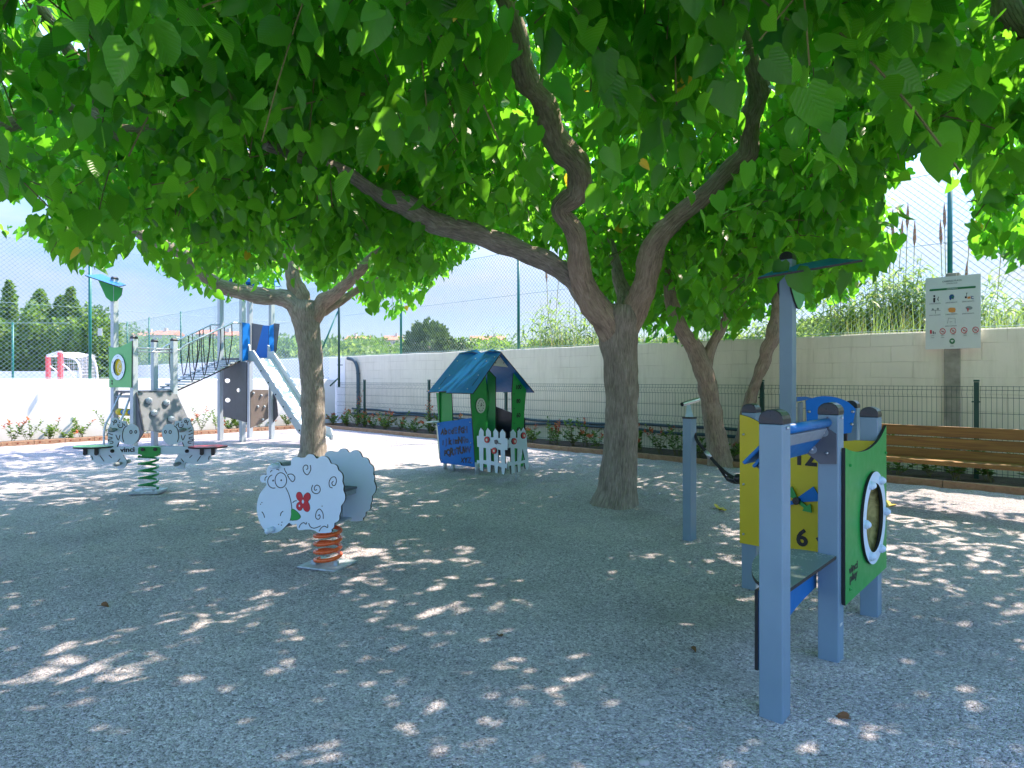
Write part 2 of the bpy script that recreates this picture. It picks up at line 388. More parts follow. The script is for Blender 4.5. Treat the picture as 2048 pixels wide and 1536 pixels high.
def m_bark(name, cols, red=False):
    m, n, b = nodes(name); co = coords(n, 'UV', (1, 0.22, 1)); co1 = coords(n, 'UV')
    t = tex(n, 'ShaderNodeTexNoise', 42, co, Detail=8, Roughness=0.65, Distortion=0.6)
    t2 = tex(n, 'ShaderNodeTexNoise', 5, co1, Detail=6, Roughness=0.6)
    t3 = tex(n, 'ShaderNodeTexVoronoi', 26, co, feature='DISTANCE_TO_EDGE')
    f = math_(n, 'ADD', math_(n, 'MULTIPLY', t.outputs['Fac'], 0.65), math_(n, 'MULTIPLY', t2.outputs['Fac'], 0.35))
    n.links.new(ramp(n, f, [(0.32, cols[0]), (0.5, cols[1]), (0.68, cols[2])]), b.inputs['Base Color'])
    b.inputs['Roughness'].default_value = 0.95; b.inputs['Specular IOR Level'].default_value = 0.2
    h = math_(n, 'ADD', t.outputs['Fac'], math_(n, 'MULTIPLY', ramp_f(n, t3.outputs['Distance'], 0, 0.12), 0.45))
    bump(n, b, h, 1.0, 0.013); return m
M['bark'] = m_bark('mulberry_bark', [(0.13, 0.115, 0.098), (0.29, 0.26, 0.225), (0.48, 0.44, 0.385)])
M['barkb'] = m_bark('mulberry_bark_brown', [(0.14, 0.108, 0.083), (0.32, 0.25, 0.198), (0.50, 0.41, 0.33)])
M['twig'] = simple('green_twig', (0.14, 0.14, 0.05), 0.8, 0, 0.2, 20)
def m_leaf(name, lo, mid, hi, tr, trfac=0.5, veins=True, gloss=0.35):
    m, n, b = nodes(name)
    g = n.nodes.new('ShaderNodeNewGeometry')
    c = ramp(n, g.outputs['Random Per Island'], [(0.0, lo), (0.5, mid), (1.0, hi)])
    tcol = ramp(n, g.outputs['Random Per Island'], [(0.0, tuple(x*0.75 for x in tr)), (1.0, tuple(min(1, x*1.25) for x in tr))])
    if veins:
        uv = n.nodes.new('ShaderNodeTexCoord'); sp = n.nodes.new('ShaderNodeSeparateXYZ'); n.links.new(uv.outputs['UV'], sp.inputs[0])
        au = math_(n, 'ABSOLUTE', sp.outputs[0]); ph = math_(n, 'SUBTRACT', math_(n, 'MULTIPLY', sp.outputs[1], 34), math_(n, 'MULTIPLY', au, -26))
        ph = math_(n, 'SUBTRACT', math_(n, 'MULTIPLY', sp.outputs[1], 25), math_(n, 'MULTIPLY', au, 22))
        s1 = math_(n, 'POWER', math_(n, 'ABSOLUTE', math_(n, 'SINE', ph)), 0.5)
        rib = ramp_f(n, au, 0.0, 0.035); v = math_(n, 'MULTIPLY', s1, rib)
        vc = math_(n, 'MULTIPLY', math_(n, 'SUBTRACT', 1, ramp_f(n, v, 0.0, 0.36)), 0.42)
        mm = n.nodes.new('ShaderNodeMix'); mm.data_type = 'RGBA'; n.links.new(vc, mm.inputs[0]); n.links.new(c, mm.inputs[6])
        mm.inputs[7].default_value = (hi[0]*1.9, hi[1]*1.5, hi[2]*1.6, 1); c = mm.outputs[2]
        bump(n, b, s1, 0.35, 0.006)
    n.links.new(c, b.inputs['Base Color']); b.inputs['Roughness'].default_value = gloss; b.inputs['Specular IOR Level'].default_value = 0.45
    t = n.nodes.new('ShaderNodeBsdfTranslucent'); n.links.new(tcol, t.inputs[0])
    ms = n.nodes.new('ShaderNodeMixShader'); ms.inputs[0].default_value = trfac
    n.links.new(b.outputs[0], ms.inputs[1]); n.links.new(t.outputs[0], ms.inputs[2])
    n.links.new(ms.outputs[0], n.nodes['Material Output'].inputs[0]); return m
M['leaf'] = m_leaf('mulberry_leaf', (0.005, 0.034, 0.005), (0.011, 0.070, 0.009), (0.028, 0.130, 0.016), (0.28, 0.94, 0.04), 0.49)
M['leafy'] = m_leaf('yellow_leaf', (0.5, 0.36, 0.02), (0.6, 0.46, 0.03), (0.7, 0.55, 0.06), (0.8, 0.62, 0.05), 0.4)
M['leafhedge'] = m_leaf('hedge_leaf', (0.035, 0.085, 0.02), (0.08, 0.16, 0.03), (0.15, 0.24, 0.045), (0.28, 0.50, 0.06), 0.35, False, 0.5)
M['leafpine'] = m_leaf('pine_needles', (0.03, 0.06, 0.02), (0.06, 0.10, 0.03), (0.10, 0.15, 0.045), (0.16, 0.28, 0.05), 0.2, False, 0.6)
M['leafcane'] = m_leaf('cane_leaf', (0.09, 0.17, 0.045), (0.17, 0.27, 0.08), (0.30, 0.37, 0.15), (0.38, 0.58, 0.12), 0.4, False, 0.5)
M['leafdry'] = m_leaf('dry_grass_blade', (0.26, 0.24, 0.09), (0.36, 0.33, 0.14), (0.5, 0.44, 0.24), (0.5, 0.5, 0.2), 0.3, False, 0.7)
M['plume'] = simple('reed_plume', (0.30, 0.15, 0.08), 0.9, 0, 0.3, 20)
M['leafbed'] = m_leaf('bed_shrub_leaf', (0.02, 0.065, 0.015), (0.045, 0.12, 0.02), (0.13, 0.20, 0.03), (0.25, 0.45, 0.05), 0.3, False, 0.35)
M['leafred'] = m_leaf('bed_shrub_red_tip', (0.30, 0.05, 0.03), (0.42, 0.12, 0.05), (0.5, 0.25, 0.06), (0.6, 0.16, 0.05), 0.3, False, 0.4)
def m_wood():
    m, n, b = nodes('pine_slat'); co = coords(n, 'UV', (0.35, 7, 1))
    t = tex(n, 'ShaderNodeTexNoise', 5, co, Detail=8, Roughness=0.6, Distortion=1.2)
    k = tex(n, 'ShaderNodeTexVoronoi', 3.2, coords(n, 'UV', (1, 2.5, 1)))
    c = ramp(n, t.outputs['Fac'], [(0.3, (0.15, 0.066, 0.012)), (0.5, (0.26, 0.125, 0.024)), (0.7, (0.36, 0.19, 0.04))])
    mm = n.nodes.new('ShaderNodeMix'); mm.data_type = 'RGBA'; n.links.new(math_(n, 'SUBTRACT', 1, ramp_f(n, k.outputs['Distance'], 0.03, 0.10)), mm.inputs[0])
    n.links.new(c, mm.inputs[6]); mm.inputs[7].default_value = (0.09, 0.035, 0.012, 1)
    n.links.new(mm.outputs[2], b.inputs['Base Color']); b.inputs['Roughness'].default_value = 0.55
    bump(n, b, t.outputs['Fac'], 0.3, 0.004); return m
M['wood'] = m_wood()
def m_glass():
    m, n, b = nodes('scratched_bubble'); t = tex(n, 'ShaderNodeTexNoise', 9, coords(n), Detail=4, Roughness=0.6, Distortion=1.5)
    n.links.new(ramp(n, t.outputs['Fac'], [(0.38, (0.16, 0.15, 0.05)), (0.6, (0.42, 0.38, 0.14))]), b.inputs['Base Color'])
    b.inputs['Roughness'].default_value = 0.06; b.inputs['Specular IOR Level'].default_value = 1.0; b.inputs['Coat Weight'].default_value = 1.0
    return m
M['glass'] = m_glass()
def m_counter():
    m, n, b = nodes('dusty_counter'); co = coords(n)
    t = tex(n, 'ShaderNodeTexVoronoi', 90, co); t2 = tex(n, 'ShaderNodeTexNoise', 9, co, Detail=6, Roughness=0.7)
    s = math_(n, 'MULTIPLY', ramp_f(n, t.outputs['Distance'], 0.42, 0.2), ramp_f(n, t2.outputs['Fac'], 0.45, 0.6))
    n.links.new(ramp(n, s, [(0.15, (0.16, 0.22, 0.22)), (0.6, (0.5, 0.52, 0.5))]), b.inputs['Base Color']); b.inputs['Roughness'].default_value = 0.5
    return m
M['counter'] = m_counter()

# ---------------------------------------------------------------- ground and walls
rng = random.Random(11); NR = np.random.default_rng(5)
def gz(x, y):
    k = max(0.0, min(1.0, (16-y)/6))*max(0.0, min(1.0, (11-abs(x))/3))
    return k*(0.020*noise.noise(Vector((x*1.1, y*1.1, 0)))+0.020*noise.noise(Vector((x*3.3, y*3.3, 3)))+0.010*noise.noise(Vector((x*8, y*8, 7))))
ax = sorted(set([-1500, -400, -120, -50, -25, -16, -13]+[round(-11+0.06*i, 3) for i in range(int(19/0.06))]+[8.5, 10, 14, 25, 60, 200, 1500]))
ay = sorted(set([-60, -20, -8, -3, 0, 0.7]+[round(1.2+0.06*i, 3) for i in range(int(14/0.06))]+[15.5, 17, 20, 30, 60, 150, 500, 2500]))
vs = [(x, y, gz(x, y)) for y in ay for x in ax]; nx = len(ax)
fs = [(j*nx+i, j*nx+i+1, (j+1)*nx+i+1, (j+1)*nx+i) for j in range(len(ay)-1) for i in range(nx-1)]
g = MB(); g.v = vs; g.f = fs; g.m = [0]*len(fs)
tag(g.build('ground', M['gravel'], None, smooth=True), kind='structure')

WO = Vector((5.88, 8.03, 0)); WD = Vector((-0.734, 0.679, 0)).normalized(); WN = Vector((-0.679, -0.734, 0)).normalized()  # right wall
LO = Vector((-9.95, 12.31, 0)); LD = Vector((0.68, 0.733, 0)).normalized(); LN = Vector((0.733, -0.68, 0)).normalized()      # white wall
def wl(t, off=0, z=0): p = WO+WD*t+WN*off; return Vector((p.x, p.y, z))
def ll(s, off=0, z=0): p = LO+LD*s+LN*off; return Vector((p.x, p.y, z))
def wall(name, pt, a, b, th, h, m, label, parent=None, step=0.25, jit=0.012):
    w_ = MB(); n = max(2, int((b-a)/step)); vs = []; fs = []; uv = []
    for i in range(n+1):
        s = a+(b-a)*i/n; hh = h+jit*noise.noise(Vector((s*1.3, h, 0)))+jit*0.5*noise.noise(Vector((s*5, h, 0)))
        e = 0.02
        vs += [pt(s, 0, -0.2), pt(s, 0, hh-e), pt(s, -e, hh), pt(s, -th+e, hh), pt(s, -th, hh-e), pt(s, -th, -0.2)]
    vv = [-0.2, h-0.02, h, h+th, h+th+.02, h*2+th]
    for i in range(n):
        u0 = a+(b-a)*i/n; u1 = a+(b-a)*(i+1)/n
        for k in range(5):
            fs.append((i*6+k, (i+1)*6+k, (i+1)*6+k+1, i*6+k+1)); uv.append([(u0, vv[k]), (u1, vv[k]), (u1, vv[k+1]), (u0, vv[k+1])])
    fs.append((0, 1, 2, 3, 4, 5)); uv.append([(0, 0)]*6); k = n*6; fs.append((k+5, k+4, k+3, k+2, k+1, k)); uv.append([(0, 0)]*6)
    w_.add(vs, fs, 0, uv); o = w_.build(name, m, parent); return tag(o, label, 'wall') if label else o
wall('block_wall', wl, -7, 14.3, 0.2, 1.89, M['wall'], 'long cream painted block wall with cracks behind the green wire fence')
wall('court_wall', wl, 14.32, 48, 0.2, 1.89, M['wallw'], 'pale shaded wall of the ball court seen beyond the white wall')
wall('white_wall', ll, -9, 7.42, 0.2, 1.262, M['wallw'], 'low bright white rendered wall in full sun behind the climbing frame', jit=0.003)
# field beyond the walls
f = MB(); a0, a1, b0, b1 = wl(-60, -0.25, 0.02), wl(80, -0.25, 0.02), wl(80, -60, 0.02), wl(-60, -60, 0.02)
f.add([a0, a1, b1, b0], [(0, 1, 2, 3)][:1]); f.f[0] = f.f[0][::-1] if (a1-a0).cross(b1-a0).z < 0 else f.f[0]
tag(f.build('field', M['field']), kind='structure')
h = MB(); hx = [-420+20*i for i in range(48)]; hy = [62+12*i for i in range(36)]
def sst(a, b, x): t = max(0, min(1, (x-a)/(b-a))); return t*t*(3-2*t)
def hz(x, y): return 13.2*sst(60, 235, y)*(1.0+0.10*noise.noise(Vector((x*0.012, y*0.012, 0))))-0.5+1.0*noise.noise(Vector((x*.05, y*.05, 2)))*sst(60, 120, y)
h.add([(x, y, hz(x, y)) for y in hy for x in hx], [(j*48+i, j*48+i+1, (j+1)*48+i+1, (j+1)*48+i) for j in range(35) for i in range(47)])
tag(h.build('hill', M['hill'], None, smooth=True), kind='structure')

# planting beds and their edging
def kl(t, off=0, z=0): return wl(t, 1.02+off, z)
def strip(name, A, B, a, b, o0, o1, z, m, n=60):
    q = MB(); vs = []
    for i in range(n+1):
        s = a+(b-a)*i/n
        for k in range(6):
            o_ = o0+(o1-o0)*k/5; p = A(s, o_, 0); vs.append((p.x, p.y, z+0.035*noise.noise(Vector((p.x*5, p.y*5, 1)))*(1 if 0 < k < 5 else 0)))
    q.add(vs, [(i*6+k, i*6+k+1, (i+1)*6+k+1, (i+1)*6+k) for i in range(n) for k in range(5)])
    q_ = q.build(name, m, None, smooth=True)
    return tag(q_, kind='structure')
strip('planting_bed', wl, wl, -6, 14.2, 0.01, 1.0, 0.055, M['soil'], 160)
strip('planting_bed', ll, ll, -8, 7.3, 0.01, 0.58, 0.055, M['soil'], 90)
k = MB()
for i in range(26):
    t0 = -6+i*0.78; A_, B_ = kl(t0+0.003), kl(t0+0.777); z = 0.075+0.006*rng.random(); dn = WN*0.032
    k.obox((A_+B_)/2+Vector((0, 0, z/2-0.05)), (B_-A_)/2, WN*0.03+WD*0.0, Vector((0, 0, z/2+0.05)))
tag(k.build('kerb', M['kerb'], None, bevel=0.006), kind='structure')
k = MB()
for i in range(31):
    t0 = -8+i*0.5; A_, B_ = ll(t0+0.004, 0.6), ll(t0+0.496, 0.6); z = 0.085
    k.obox((A_+B_)/2+Vector((0, 0, z/2-0.05)), (B_-A_)/2, LN*0.04, Vector((0, 0, z/2+0.05)))
    for q in range(3):
        c = ll(t0+0.09+0.16*q, 0.6415); k.obox(c+Vector((0, 0, 0.045)), LD*0.014, LN*0.002, Vector((0, 0, 0.014)), 1)
tag(k.build('brick_edging', [M['kerb'], simple('brick_hole', (0.22, 0.05, 0.03), 0.9)], None, bevel=0.004), kind='structure')

# ---------------------------------------------------------------- welded green fence in front of the block wall
fn = thing('welded_mesh_fence', 'low dark green welded wire fence along the planting bed in front of the block wall', 'fence', tuple(wl(0, 0.35)))
ft = [-5.28, -2.72, -0.16, 2.38, 4.2, 6.7, 9.2, 10.7, 12.85]
def fl(t, off=0, z=0): return wl(t, 0.35+off, z)
fx = [0.315, 4.45]
# posts seen at these columns of the wall line
def t_at(px, O=WO+WN*0.35, D=WD): k_ = (px-1024)/F; return (O.x-k_*O.y)/(k_*D.y-D.x)
pt = [t_at(1953), t_at(1524), t_at(1237), t_at(1012), t_at(858), t_at(729)]
pt = [pt[0]-4.9, pt[0]-2.5]+pt
for t in pt:
    p = MB(); p.obox(fl(t, 0, 0.60), WD*0.025, WN*0.025, V(0, 0, 0.62)); p.obox(fl(t, 0, 1.235), WD*0.028, WN*0.028, V(0, 0, 0.012))
    for z in (0.35, 0.98): p.obox(fl(t, 0.03, z), WD*0.045, WN*0.008, V(0, 0, 0.008)); p.cyl(fl(t, 0.03, z), fl(t, 0.05, z), 0.009, 6)
    p.build('fence_post', M['fence'], fn, bevel=0.003)
for a, b in zip([-6.6]+pt, pt+[14.2]):
    p = MB(); n = int((b-a-0.08)/0.0525); r = 0.0024
    for i in range(n+1):
        t = a+0.04+(b-a-0.08)*i/max(n, 1)
        z = [0.09, 0.55, 0.60, 0.65, 1.03, 1.075, 1.12, 1.17]; o_ = [0, 0, 0.028, 0, 0, 0.032, 0, 0]
        p.tube([fl(t, oo, zz) for zz, oo in zip(z, o_)], r, 3, False)
    for zz, oo in ((0.12, 0), (0.35, 0), (0.55, 0), (0.65, 0), (0.84, 0), (1.03, 0), (1.12, 0), (1.165, 0)):
        p.tube([fl(a+0.03, oo, zz), fl(b-0.03, oo, zz)], 0.0027, 4, False)
    p.build('wire_panel', M['fence'], fn)

# ---------------------------------------------------------------- tall chain link fences
def chain(name, label, pt_, a, b, z0, z1, posts, cell, braces=(), split=None, rm=0.0028, pr=0.03, grp=None):
    o = thing(name, label, 'fence', tuple(pt_(a, 0)), grp)
    m_ = MB(); H = z1-z0; L_ = b-a
    for sg in (1, -1):
        n = int((L_+H)/cell)+1
        for i in range(n):
            s0 = a-H+i*cell if sg > 0 else a+i*cell
            u0, v0, u1, v1 = s0, z0, s0+sg*H, z1
            if sg > 0:
                if u0 < a: v0 += a-u0; u0 = a
                if u1 > b: v1 -= u1-b; u1 = b
            else:
                if u0 > b: v0 += u0-b; u0 = b
                if u1 < a: v1 -= a-u1; u1 = a
            if v1-v0 > 0.02: m_.tube([pt_(u0, -0.02+0.002*sg, v0), pt_(u1, -0.02+0.002*sg, v1)], rm, 3, False)
    m_.build('chain_link_mesh', M['wire'], o)
    for z in (z0+0.02, (z0+z1)/2+0.1, z1-0.01):
        q = MB(); q.tube([pt_(a, -0.02, z), pt_(b, -0.02, z)], 0.004, 5, False); q.build('tension_wire', M['wire'], o)
    for s in posts:
        q = MB(); q.tube([pt_(s, 0.0, z0-0.35), pt_(s, 0.0, z1+0.02)], pr, 10); q.ball(pt_(s, 0, z1+0.02), pr*1.1, n=8); q.build('post', M['teal'], o, smooth=True)
    for p0, p1 in braces:
        q = MB(); q.tube([p0, p1], 0.022, 8); q.build('brace', M['teal'], o, smooth=True)
    return o
def wc(t, off=0, z=0): return wl(t, -0.10+off, z)
def lc(t, off=0, z=0): return ll(t, -0.10+off, z)
tp = lambda px: t_at(px, WO-WN*0.1)
chain('chain_link_fence', 'tall chain link fence standing on top of the cream block wall', wc, -5, 14.5, 1.90, 3.98,
      [tp(1900), tp(1352), tp(1037), tp(802), -2.9], 0.088)
chain('chain_link_fence', 'tall chain link fence on the far court wall, stepping away behind the bridge', wc, 14.5, 44, 1.90, 3.98,
      [18.6, 22.8, 26.5, 30.2, 33.2, 37, 41], 0.088)
chain('chain_link_fence', 'tall chain link fence with teal posts standing on the low white wall', lc, -8, 7.3, 1.27, 4.05,
      [1.6-2.75*3, 1.6-2.75*2, 1.6-2.75, 1.6, 4.34], 0.088, [])
cp = thing('corner_post', 'dark green braced corner post hanging down where the white wall meets the block wall', 'post', tuple(P(678, 774, 17.0)))
q = MB(); a_ = P(678, 774, 17.0); q.tube([a_, (a_.x, a_.y, 4.05)], 0.032, 10); q.build('post', M['fence'], cp, smooth=True)
q = MB(); q.tube([P(676, 622, 17.0), P(644, 698, 16.6)], 0.02, 8); q.build('brace', M['teal'], cp, smooth=True)
q = MB(); q.tube([P(678, 755, 17.0), P(660, 772, 16.9)], 0.02, 8); q.build('foot_brace', M['fence'], cp, smooth=True)
q = MB(); q.obox(P(680, 730, 16.95), (0.07, 0, 0), (0, 0.01, 0), (0, 0, 0.01)); q.build('bracket', M['fence'], cp)
# far court fence on the left
def cc(t, off=0, z=0): return Vector((-44+t, 27.5+off, z))
co_ = thing('court_fence', 'far court fence post and wires in front of the dark hedge', 'fence', (-22, 27.5, 0))
for x in (-27, -21.45, -25.4+0):
    q = MB(); q.tube([(x, 27.5, 0), (x, 27.5, 3.7)], 0.045, 8); q.build('post', M['teal'], co_, smooth=True)
q = MB(); q.tube([(-30, 27.5, 3.68), (-19.0, 27.5, 3.68)], 0.01, 4); q.build('top_wire', M['wire'], co_)
bw = MB(); bw.box(-36, -19.3, 28.4, 28.6, 0, 1.62); tag(bw.build('back_court_wall', M['wallw']), 'short pale wall at the foot of the hedge behind the goal', 'wall')
np_ = MB(); c = P(200, 664, 13.3); np_.obox(c, (0.045, 0, 0), (0, 0.004, 0), (0, 0, 0.078))
tag(np_.build('notice_plate', M['sign']), 'small blank white notice plate hanging on the mesh beside the teal post', 'notice')

# pipes on the wall
pp = thing('conduit_pipe', 'pair of dark conduit pipes running along the foot of the block wall', 'pipe', tuple(wl(5, 0.1)))
for dz, oo in ((0.0, 0.05), (0.085, 0.045)):
    q = MB(); pts = []
    for i in range(60):
        t = 3.0+i*(13.9-3.0)/59
        pts.append(wl(t, oo, 0.36+dz+0.02*math.sin(t*1.3+dz*30)+0.01*math.sin(t*4+dz*9)))
    q.tube(pts, 0.026, 7); q.build('pipe', M['pipe'], pp, smooth=True)
q = MB(); pts, rad = smooth_path([(wl(13.6, 0.06, 0.1), .05), (wl(13.6, 0.06, 0.9), .05), (wl(13.62, 0.06, 1.5), .05), (wl(13.75, 0.08, 1.76), .05), (wl(14.0, 0.12, 1.83), .05)], 5)
q.tube(pts, 0.045, 10)
for z in (0.4, 0.9, 1.4): q.tube([wl(13.6, 0.06, z), wl(13.6, 0.06, z+0.03)], 0.055, 10)
tag(q.build('drain_pipe', M['pipe'], None, smooth=True), 'bent grey drain pipe climbing the end of the block wall near its corner', 'pipe')

# concrete pier under the sign's fence post
q = MB(); tpx = t_at(1905, WO); q.obox(wl(tpx, 0.015, 0.95), WD*0.085, WN*0.03, V(0, 0, 0.98)); q.obox(wl(tpx, -0.06, 2.2), WD*0.075, WN*0.07, V(0, 0, 0.42))
tag(q.build('concrete_pier', M['concrete'], None, bevel=0.008), 'stained concrete pier on the block wall below the sign board', 'pier')

# ---------------------------------------------------------------- sign board
t1 = t_at(1961.5, WO+WN*0.07); t2 = t_at(1851, WO+WN*0.07)
sg = thing('sign_board', 'white sign with green bar and playground pictograms fixed to the wall pier', 'sign', tuple(wl((t1+t2)/2, 0.07, 1.6)))
A_ = wl(t2, 0.07); sfr = (A_, -WD, Vector((0, 0, 1))); sw = t2-t1
q = MB(); q.plate(sfr, [[(0, 1.643), (sw, 1.643), (sw, 2.570), (0, 2.570)]], 0.006, 0, 0, 1); q.build('board', [M['sign'], M['steel']], sg)
def sz(xz, yz):                                         # enlarged-photo coordinates of the sign -> board coordinates
    u = (xz-100)/(1110-100)*sw; k_ = (xz-100)/1010; top = 180-95*k_; bot = 1425-20*k_
    return u, 2.570-(yz-top)/(bot-top)*0.927
q = MB(); a = sz(185, 385); b = sz(1015, 322); q.plate(sfr, [[(a[0], a[1]-0.013), (b[0], b[1]-0.013), (b[0]+.007, b[1]), (b[0], b[1]+0.013), (a[0], a[1]+0.013), (a[0]-.007, a[1])]], 0.001, 0.002); q.build('green_bar', M['signg'], sg)
def st(txt, xz, yz, size, m, al='CENTER', nm='lettering'):
    a = sz(xz, yz); return text_mesh(nm, txt, sfr, a[0], a[1], size, m, sg, 0.0035, 0.0004, al)
st('CAMBRILS PLAYA', 595, 228, 0.027, M['signgrey']); st('GARDEN CLUB', 595, 268, 0.017, M['signgrey']); st('★ ★ ★ ★', 595, 185, 0.016, M['signgrey']) if False else None
st('PARQUE INFANTIL', 600, 360, 0.014, M['sign'])
for (x, y) in ((285, 625), (590, 605), (890, 585), (280, 830), (590, 812), (890, 800), (580, 1020)): st('JUEGO INFANTIL', x, y, 0.0165, M['signgrey'])
for (x, y) in ((235, 1190), (425, 1185), (620, 1170), (830, 1160), (1025, 1160), (235, 1225), (425, 1222), (830, 1192), (600, 1375)): st('AAAA AAAA' if False else 'AVISO', x, y, 0.014, M['signgrey'])
def spic(nm, m, polys=(), strokes=(), wd=0.006, off=0.0028):
    q = MB()
    for p in polys: q.plate(sfr, [[sz(*t_) for t_ in p]], 0.001, off)
    for s_ in strokes: q.stroke(sfr, [sz(*t_) for t_ in s_], wd, off)
    q.build(nm, m, sg)
spic('pictogram', M['ink'], [ell(268, 487, 18, 18), [(248, 520), (290, 515), (285, 590), (265, 605), (248, 590)]], [[(320, 560), (345, 520), (350, 495)], [(330, 520), (350, 575)]])
spic('pictogram', M['inkb'], [[(545, 490), (575, 455), (620, 455), (640, 490), (625, 540), (590, 530), (575, 560), (548, 540)]]); spic('pictogram', M['signg'], [[(590, 495), (625, 485), (628, 520), (595, 525)]], off=0.004)
spic('pictogram', M['ink'], [[(830, 490), (865, 490), (865, 525), (830, 525)], [(845, 430), (880, 425), (865, 445)]], [[(858, 490), (862, 440)]])
spic('pictogram', M['signor'], [[(875, 495), (930, 490), (930, 530), (875, 535)]]); spic('pictogram', M['inkb'], (), [[(985, 490), (945, 490), (945, 525), (990, 535)]], 0.010)
spic('pictogram', M['signgrey'], [ell(240, 720, 20, 18), ell(335, 712, 20, 18)], [[(205, 740), (290, 735), (385, 738)], [(290, 735), (290, 795)]], 0.008)
spic('pictogram', M['signor'], [[(525, 710), (560, 690), (640, 690), (665, 710), (655, 765), (600, 778), (540, 765)]])
spic('pictogram', M['signgrey'], [ell(905, 695, 62, 32)]); spic('pictogram', M['red'], [[(870, 700), (900, 700), (892, 760), (878, 760)]], off=0.004)
spic('pictogram', M['signgrey'], (), [[(510, 970), (535, 875), (655, 878), (655, 970)], [(560, 940), (600, 935)]], 0.005)
spic('pictogram', M['red'], [[(185, 1085), (220, 1085), (222, 1150), (188, 1150)]]); spic('pictogram', M['ink'], [[(240, 1105), (258, 1105), (258, 1155), (240, 1155)], [(275, 1120), (290, 1120), (290, 1155), (275, 1155)]])
for x, y in ((424, 1108), (618, 1098), (818, 1090), (1020, 1082)):
    q = MB(); q.plate(sfr, [[sz(*t_) for t_ in ell(x, y, 56, 54)], [sz(*t_) for t_ in ell(x, y, 44, 42)]], 0.001, 0.0028)
    a = sz(x-36, y-32); b = sz(x+36, y+32); q.stroke(sfr, [a, b], 0.006, 0.0045); q.build('prohibition_ring', M['red'], sg)
    q = MB(); q.plate(sfr, [[sz(*t_) for t_ in ell(x, y+3, 26, 12)]], 0.001, 0.0026); q.build('pictogram', M['signgrey'], sg)
q = MB(); q.plate(sfr, [[sz(*t_) for t_ in ell(600, 1282, 52, 50)]], 0.001, 0.0028); q.build('emblem', M['signg'], sg)
q = MB(); q.plate(sfr, [[sz(*t_) for t_ in spl([(600, 1300), (575, 1275), (580, 1258), (598, 1264), (618, 1258), (624, 1275)], 4, True)], ], 0.001, 0.0045); q.build('emblem_leaf', M['sign'], sg)
q = MB(); q.plate(sfr, [[sz(500, 90), sz(500, 170), sz(670, 160), sz(670, 80)]], 0.05, -0.012, 0, 0); q.build('bracket', M['concrete'], sg)

# ---------------------------------------------------------------- bench
bt = MB()
bO = P(1768, 924, 6.63); bO.z = 0; bE = P(2048, 936, 6.0)
bd = -WD; bn = WN
t0b = Vector((bO.x, bO.y, 0))-bd*0.35
bc = thing('park_bench', 'brown wooden slat bench standing in front of the bed below the sign', 'bench', (t0b.x, t0b.y, 0))
def bslat(nm, z0, z1, o0, th, ln=2.35):
    q = MB(); A = t0b+bn*o0; vs = []; fs = []; uv = []
    c = A+bd*ln/2+Vector((0, 0, (z0+z1)/2))
    q.obox(c, bd*ln/2, bn*th/2, V(0, 0, (z1-z0)/2)); q.hasuv = True
    u0 = rng.random()*7
    for fi, f_ in enumerate(q.f):
        q.uv[fi] = [((Vector(q.v[i])-A).dot(bd)+u0, q.v[i][2]*1.0+(Vector(q.v[i])-A).dot(bn)+u0) for i in f_]
    return q.build(nm, M['wood'], bc, bevel=0.006)
bslat('back_slat', 0.687, 0.790, -0.02, 0.035); bslat('back_slat', 0.574, 0.677, -0.005, 0.035); bslat('back_slat', 0.455, 0.564, 0.01, 0.035)
for i in range(3): bslat('seat_slat', 0.440, 0.482, 0.04+0.095*i+0.045, 0.088)
for s_ in (0.16, 2.19):
    q = MB(); A = t0b+bd*s_
    q.bar(A+bn*0.29, A+bn*0.27+V(0, 0, 0.43), 0.05, 0.02, bd); q.bar(A-bn*0.05, A-bn*0.045+V(0, 0, 0.78), 0.05, 0.02, bd); q.bar(A-bn*0.05+V(0, 0, 0.42), A+bn*0.30+V(0, 0, 0.42), 0.05, 0.02)
    q.build('leg', M['fence'], bc)

# ---------------------------------------------------------------- football goal
gB = Vector((-12.56, 17.8, 0)); gA = Vector((-14.75, 20.35, 0)); gd = Vector((0.78, 0.62, 0))*0.85
go = thing('football_goal', 'red and white football goal with white net beyond the low white wall', 'goal', tuple(gB))
for p in (gA, gB):
    q = MB(); 
    for i in range(5): q.obox(p+V(0, 0, 0.2+i*0.4), (0.05, 0, 0), (0, 0.05, 0), (0, 0, 0.2), 0 if i != 4 and i % 3 else 0)
    q.build('post', M['goalred'], go)
q = MB(); q.bar(gA+V(0, 0, 2.0), gB+V(0, 0, 2.0), 0.09, 0.09); q.build('crossbar', M['net'], go)
for p in (gA, gB):
    q = MB(); pts, rad = smooth_path([(p+V(0, 0, 1.98), .03), (p+gd*0.6+V(0, 0, 1.97), .03), (p+gd*0.95+V(0, 0, 1.75), .03), (p+gd*1.05+V(0, 0, 0.9), .03), (p+gd*1.1, .03)], 5); q.tube(pts, 0.03, 6)
    pts, rad = smooth_path([(p+V(0, 0, 1.7), .03), (p+gd*0.25+V(0, 0, 1.5), .03), (p+gd*0.5+V(0, 0, 1.0), .03), (p+gd*0.62, .03)], 5); q.tube(pts, 0.025, 6); q.build('net_hoop', M['net'], go, smooth=True)
q = MB(); n = 26
for p in (gA, gB):
    for i in range(9): q.tube([p+gd*i/8+V(0, 0, 0), p+gd*i/8*0.95+V(0, 0, 1.97)], 0.0035, 3, False)
    for i in range(20): q.tube([p+V(0, 0, 0.1*i), p+gd+V(0, 0, 0.1*i)], 0.0035, 3, False)
for i in range(n+1): a = gA.lerp(gB, i/n)+gd; q.tube([a, a+V(0, 0, 1.95)-gd*0.05, a-gd*0.97+V(0, 0, 1.99)], 0.0035, 3, False)
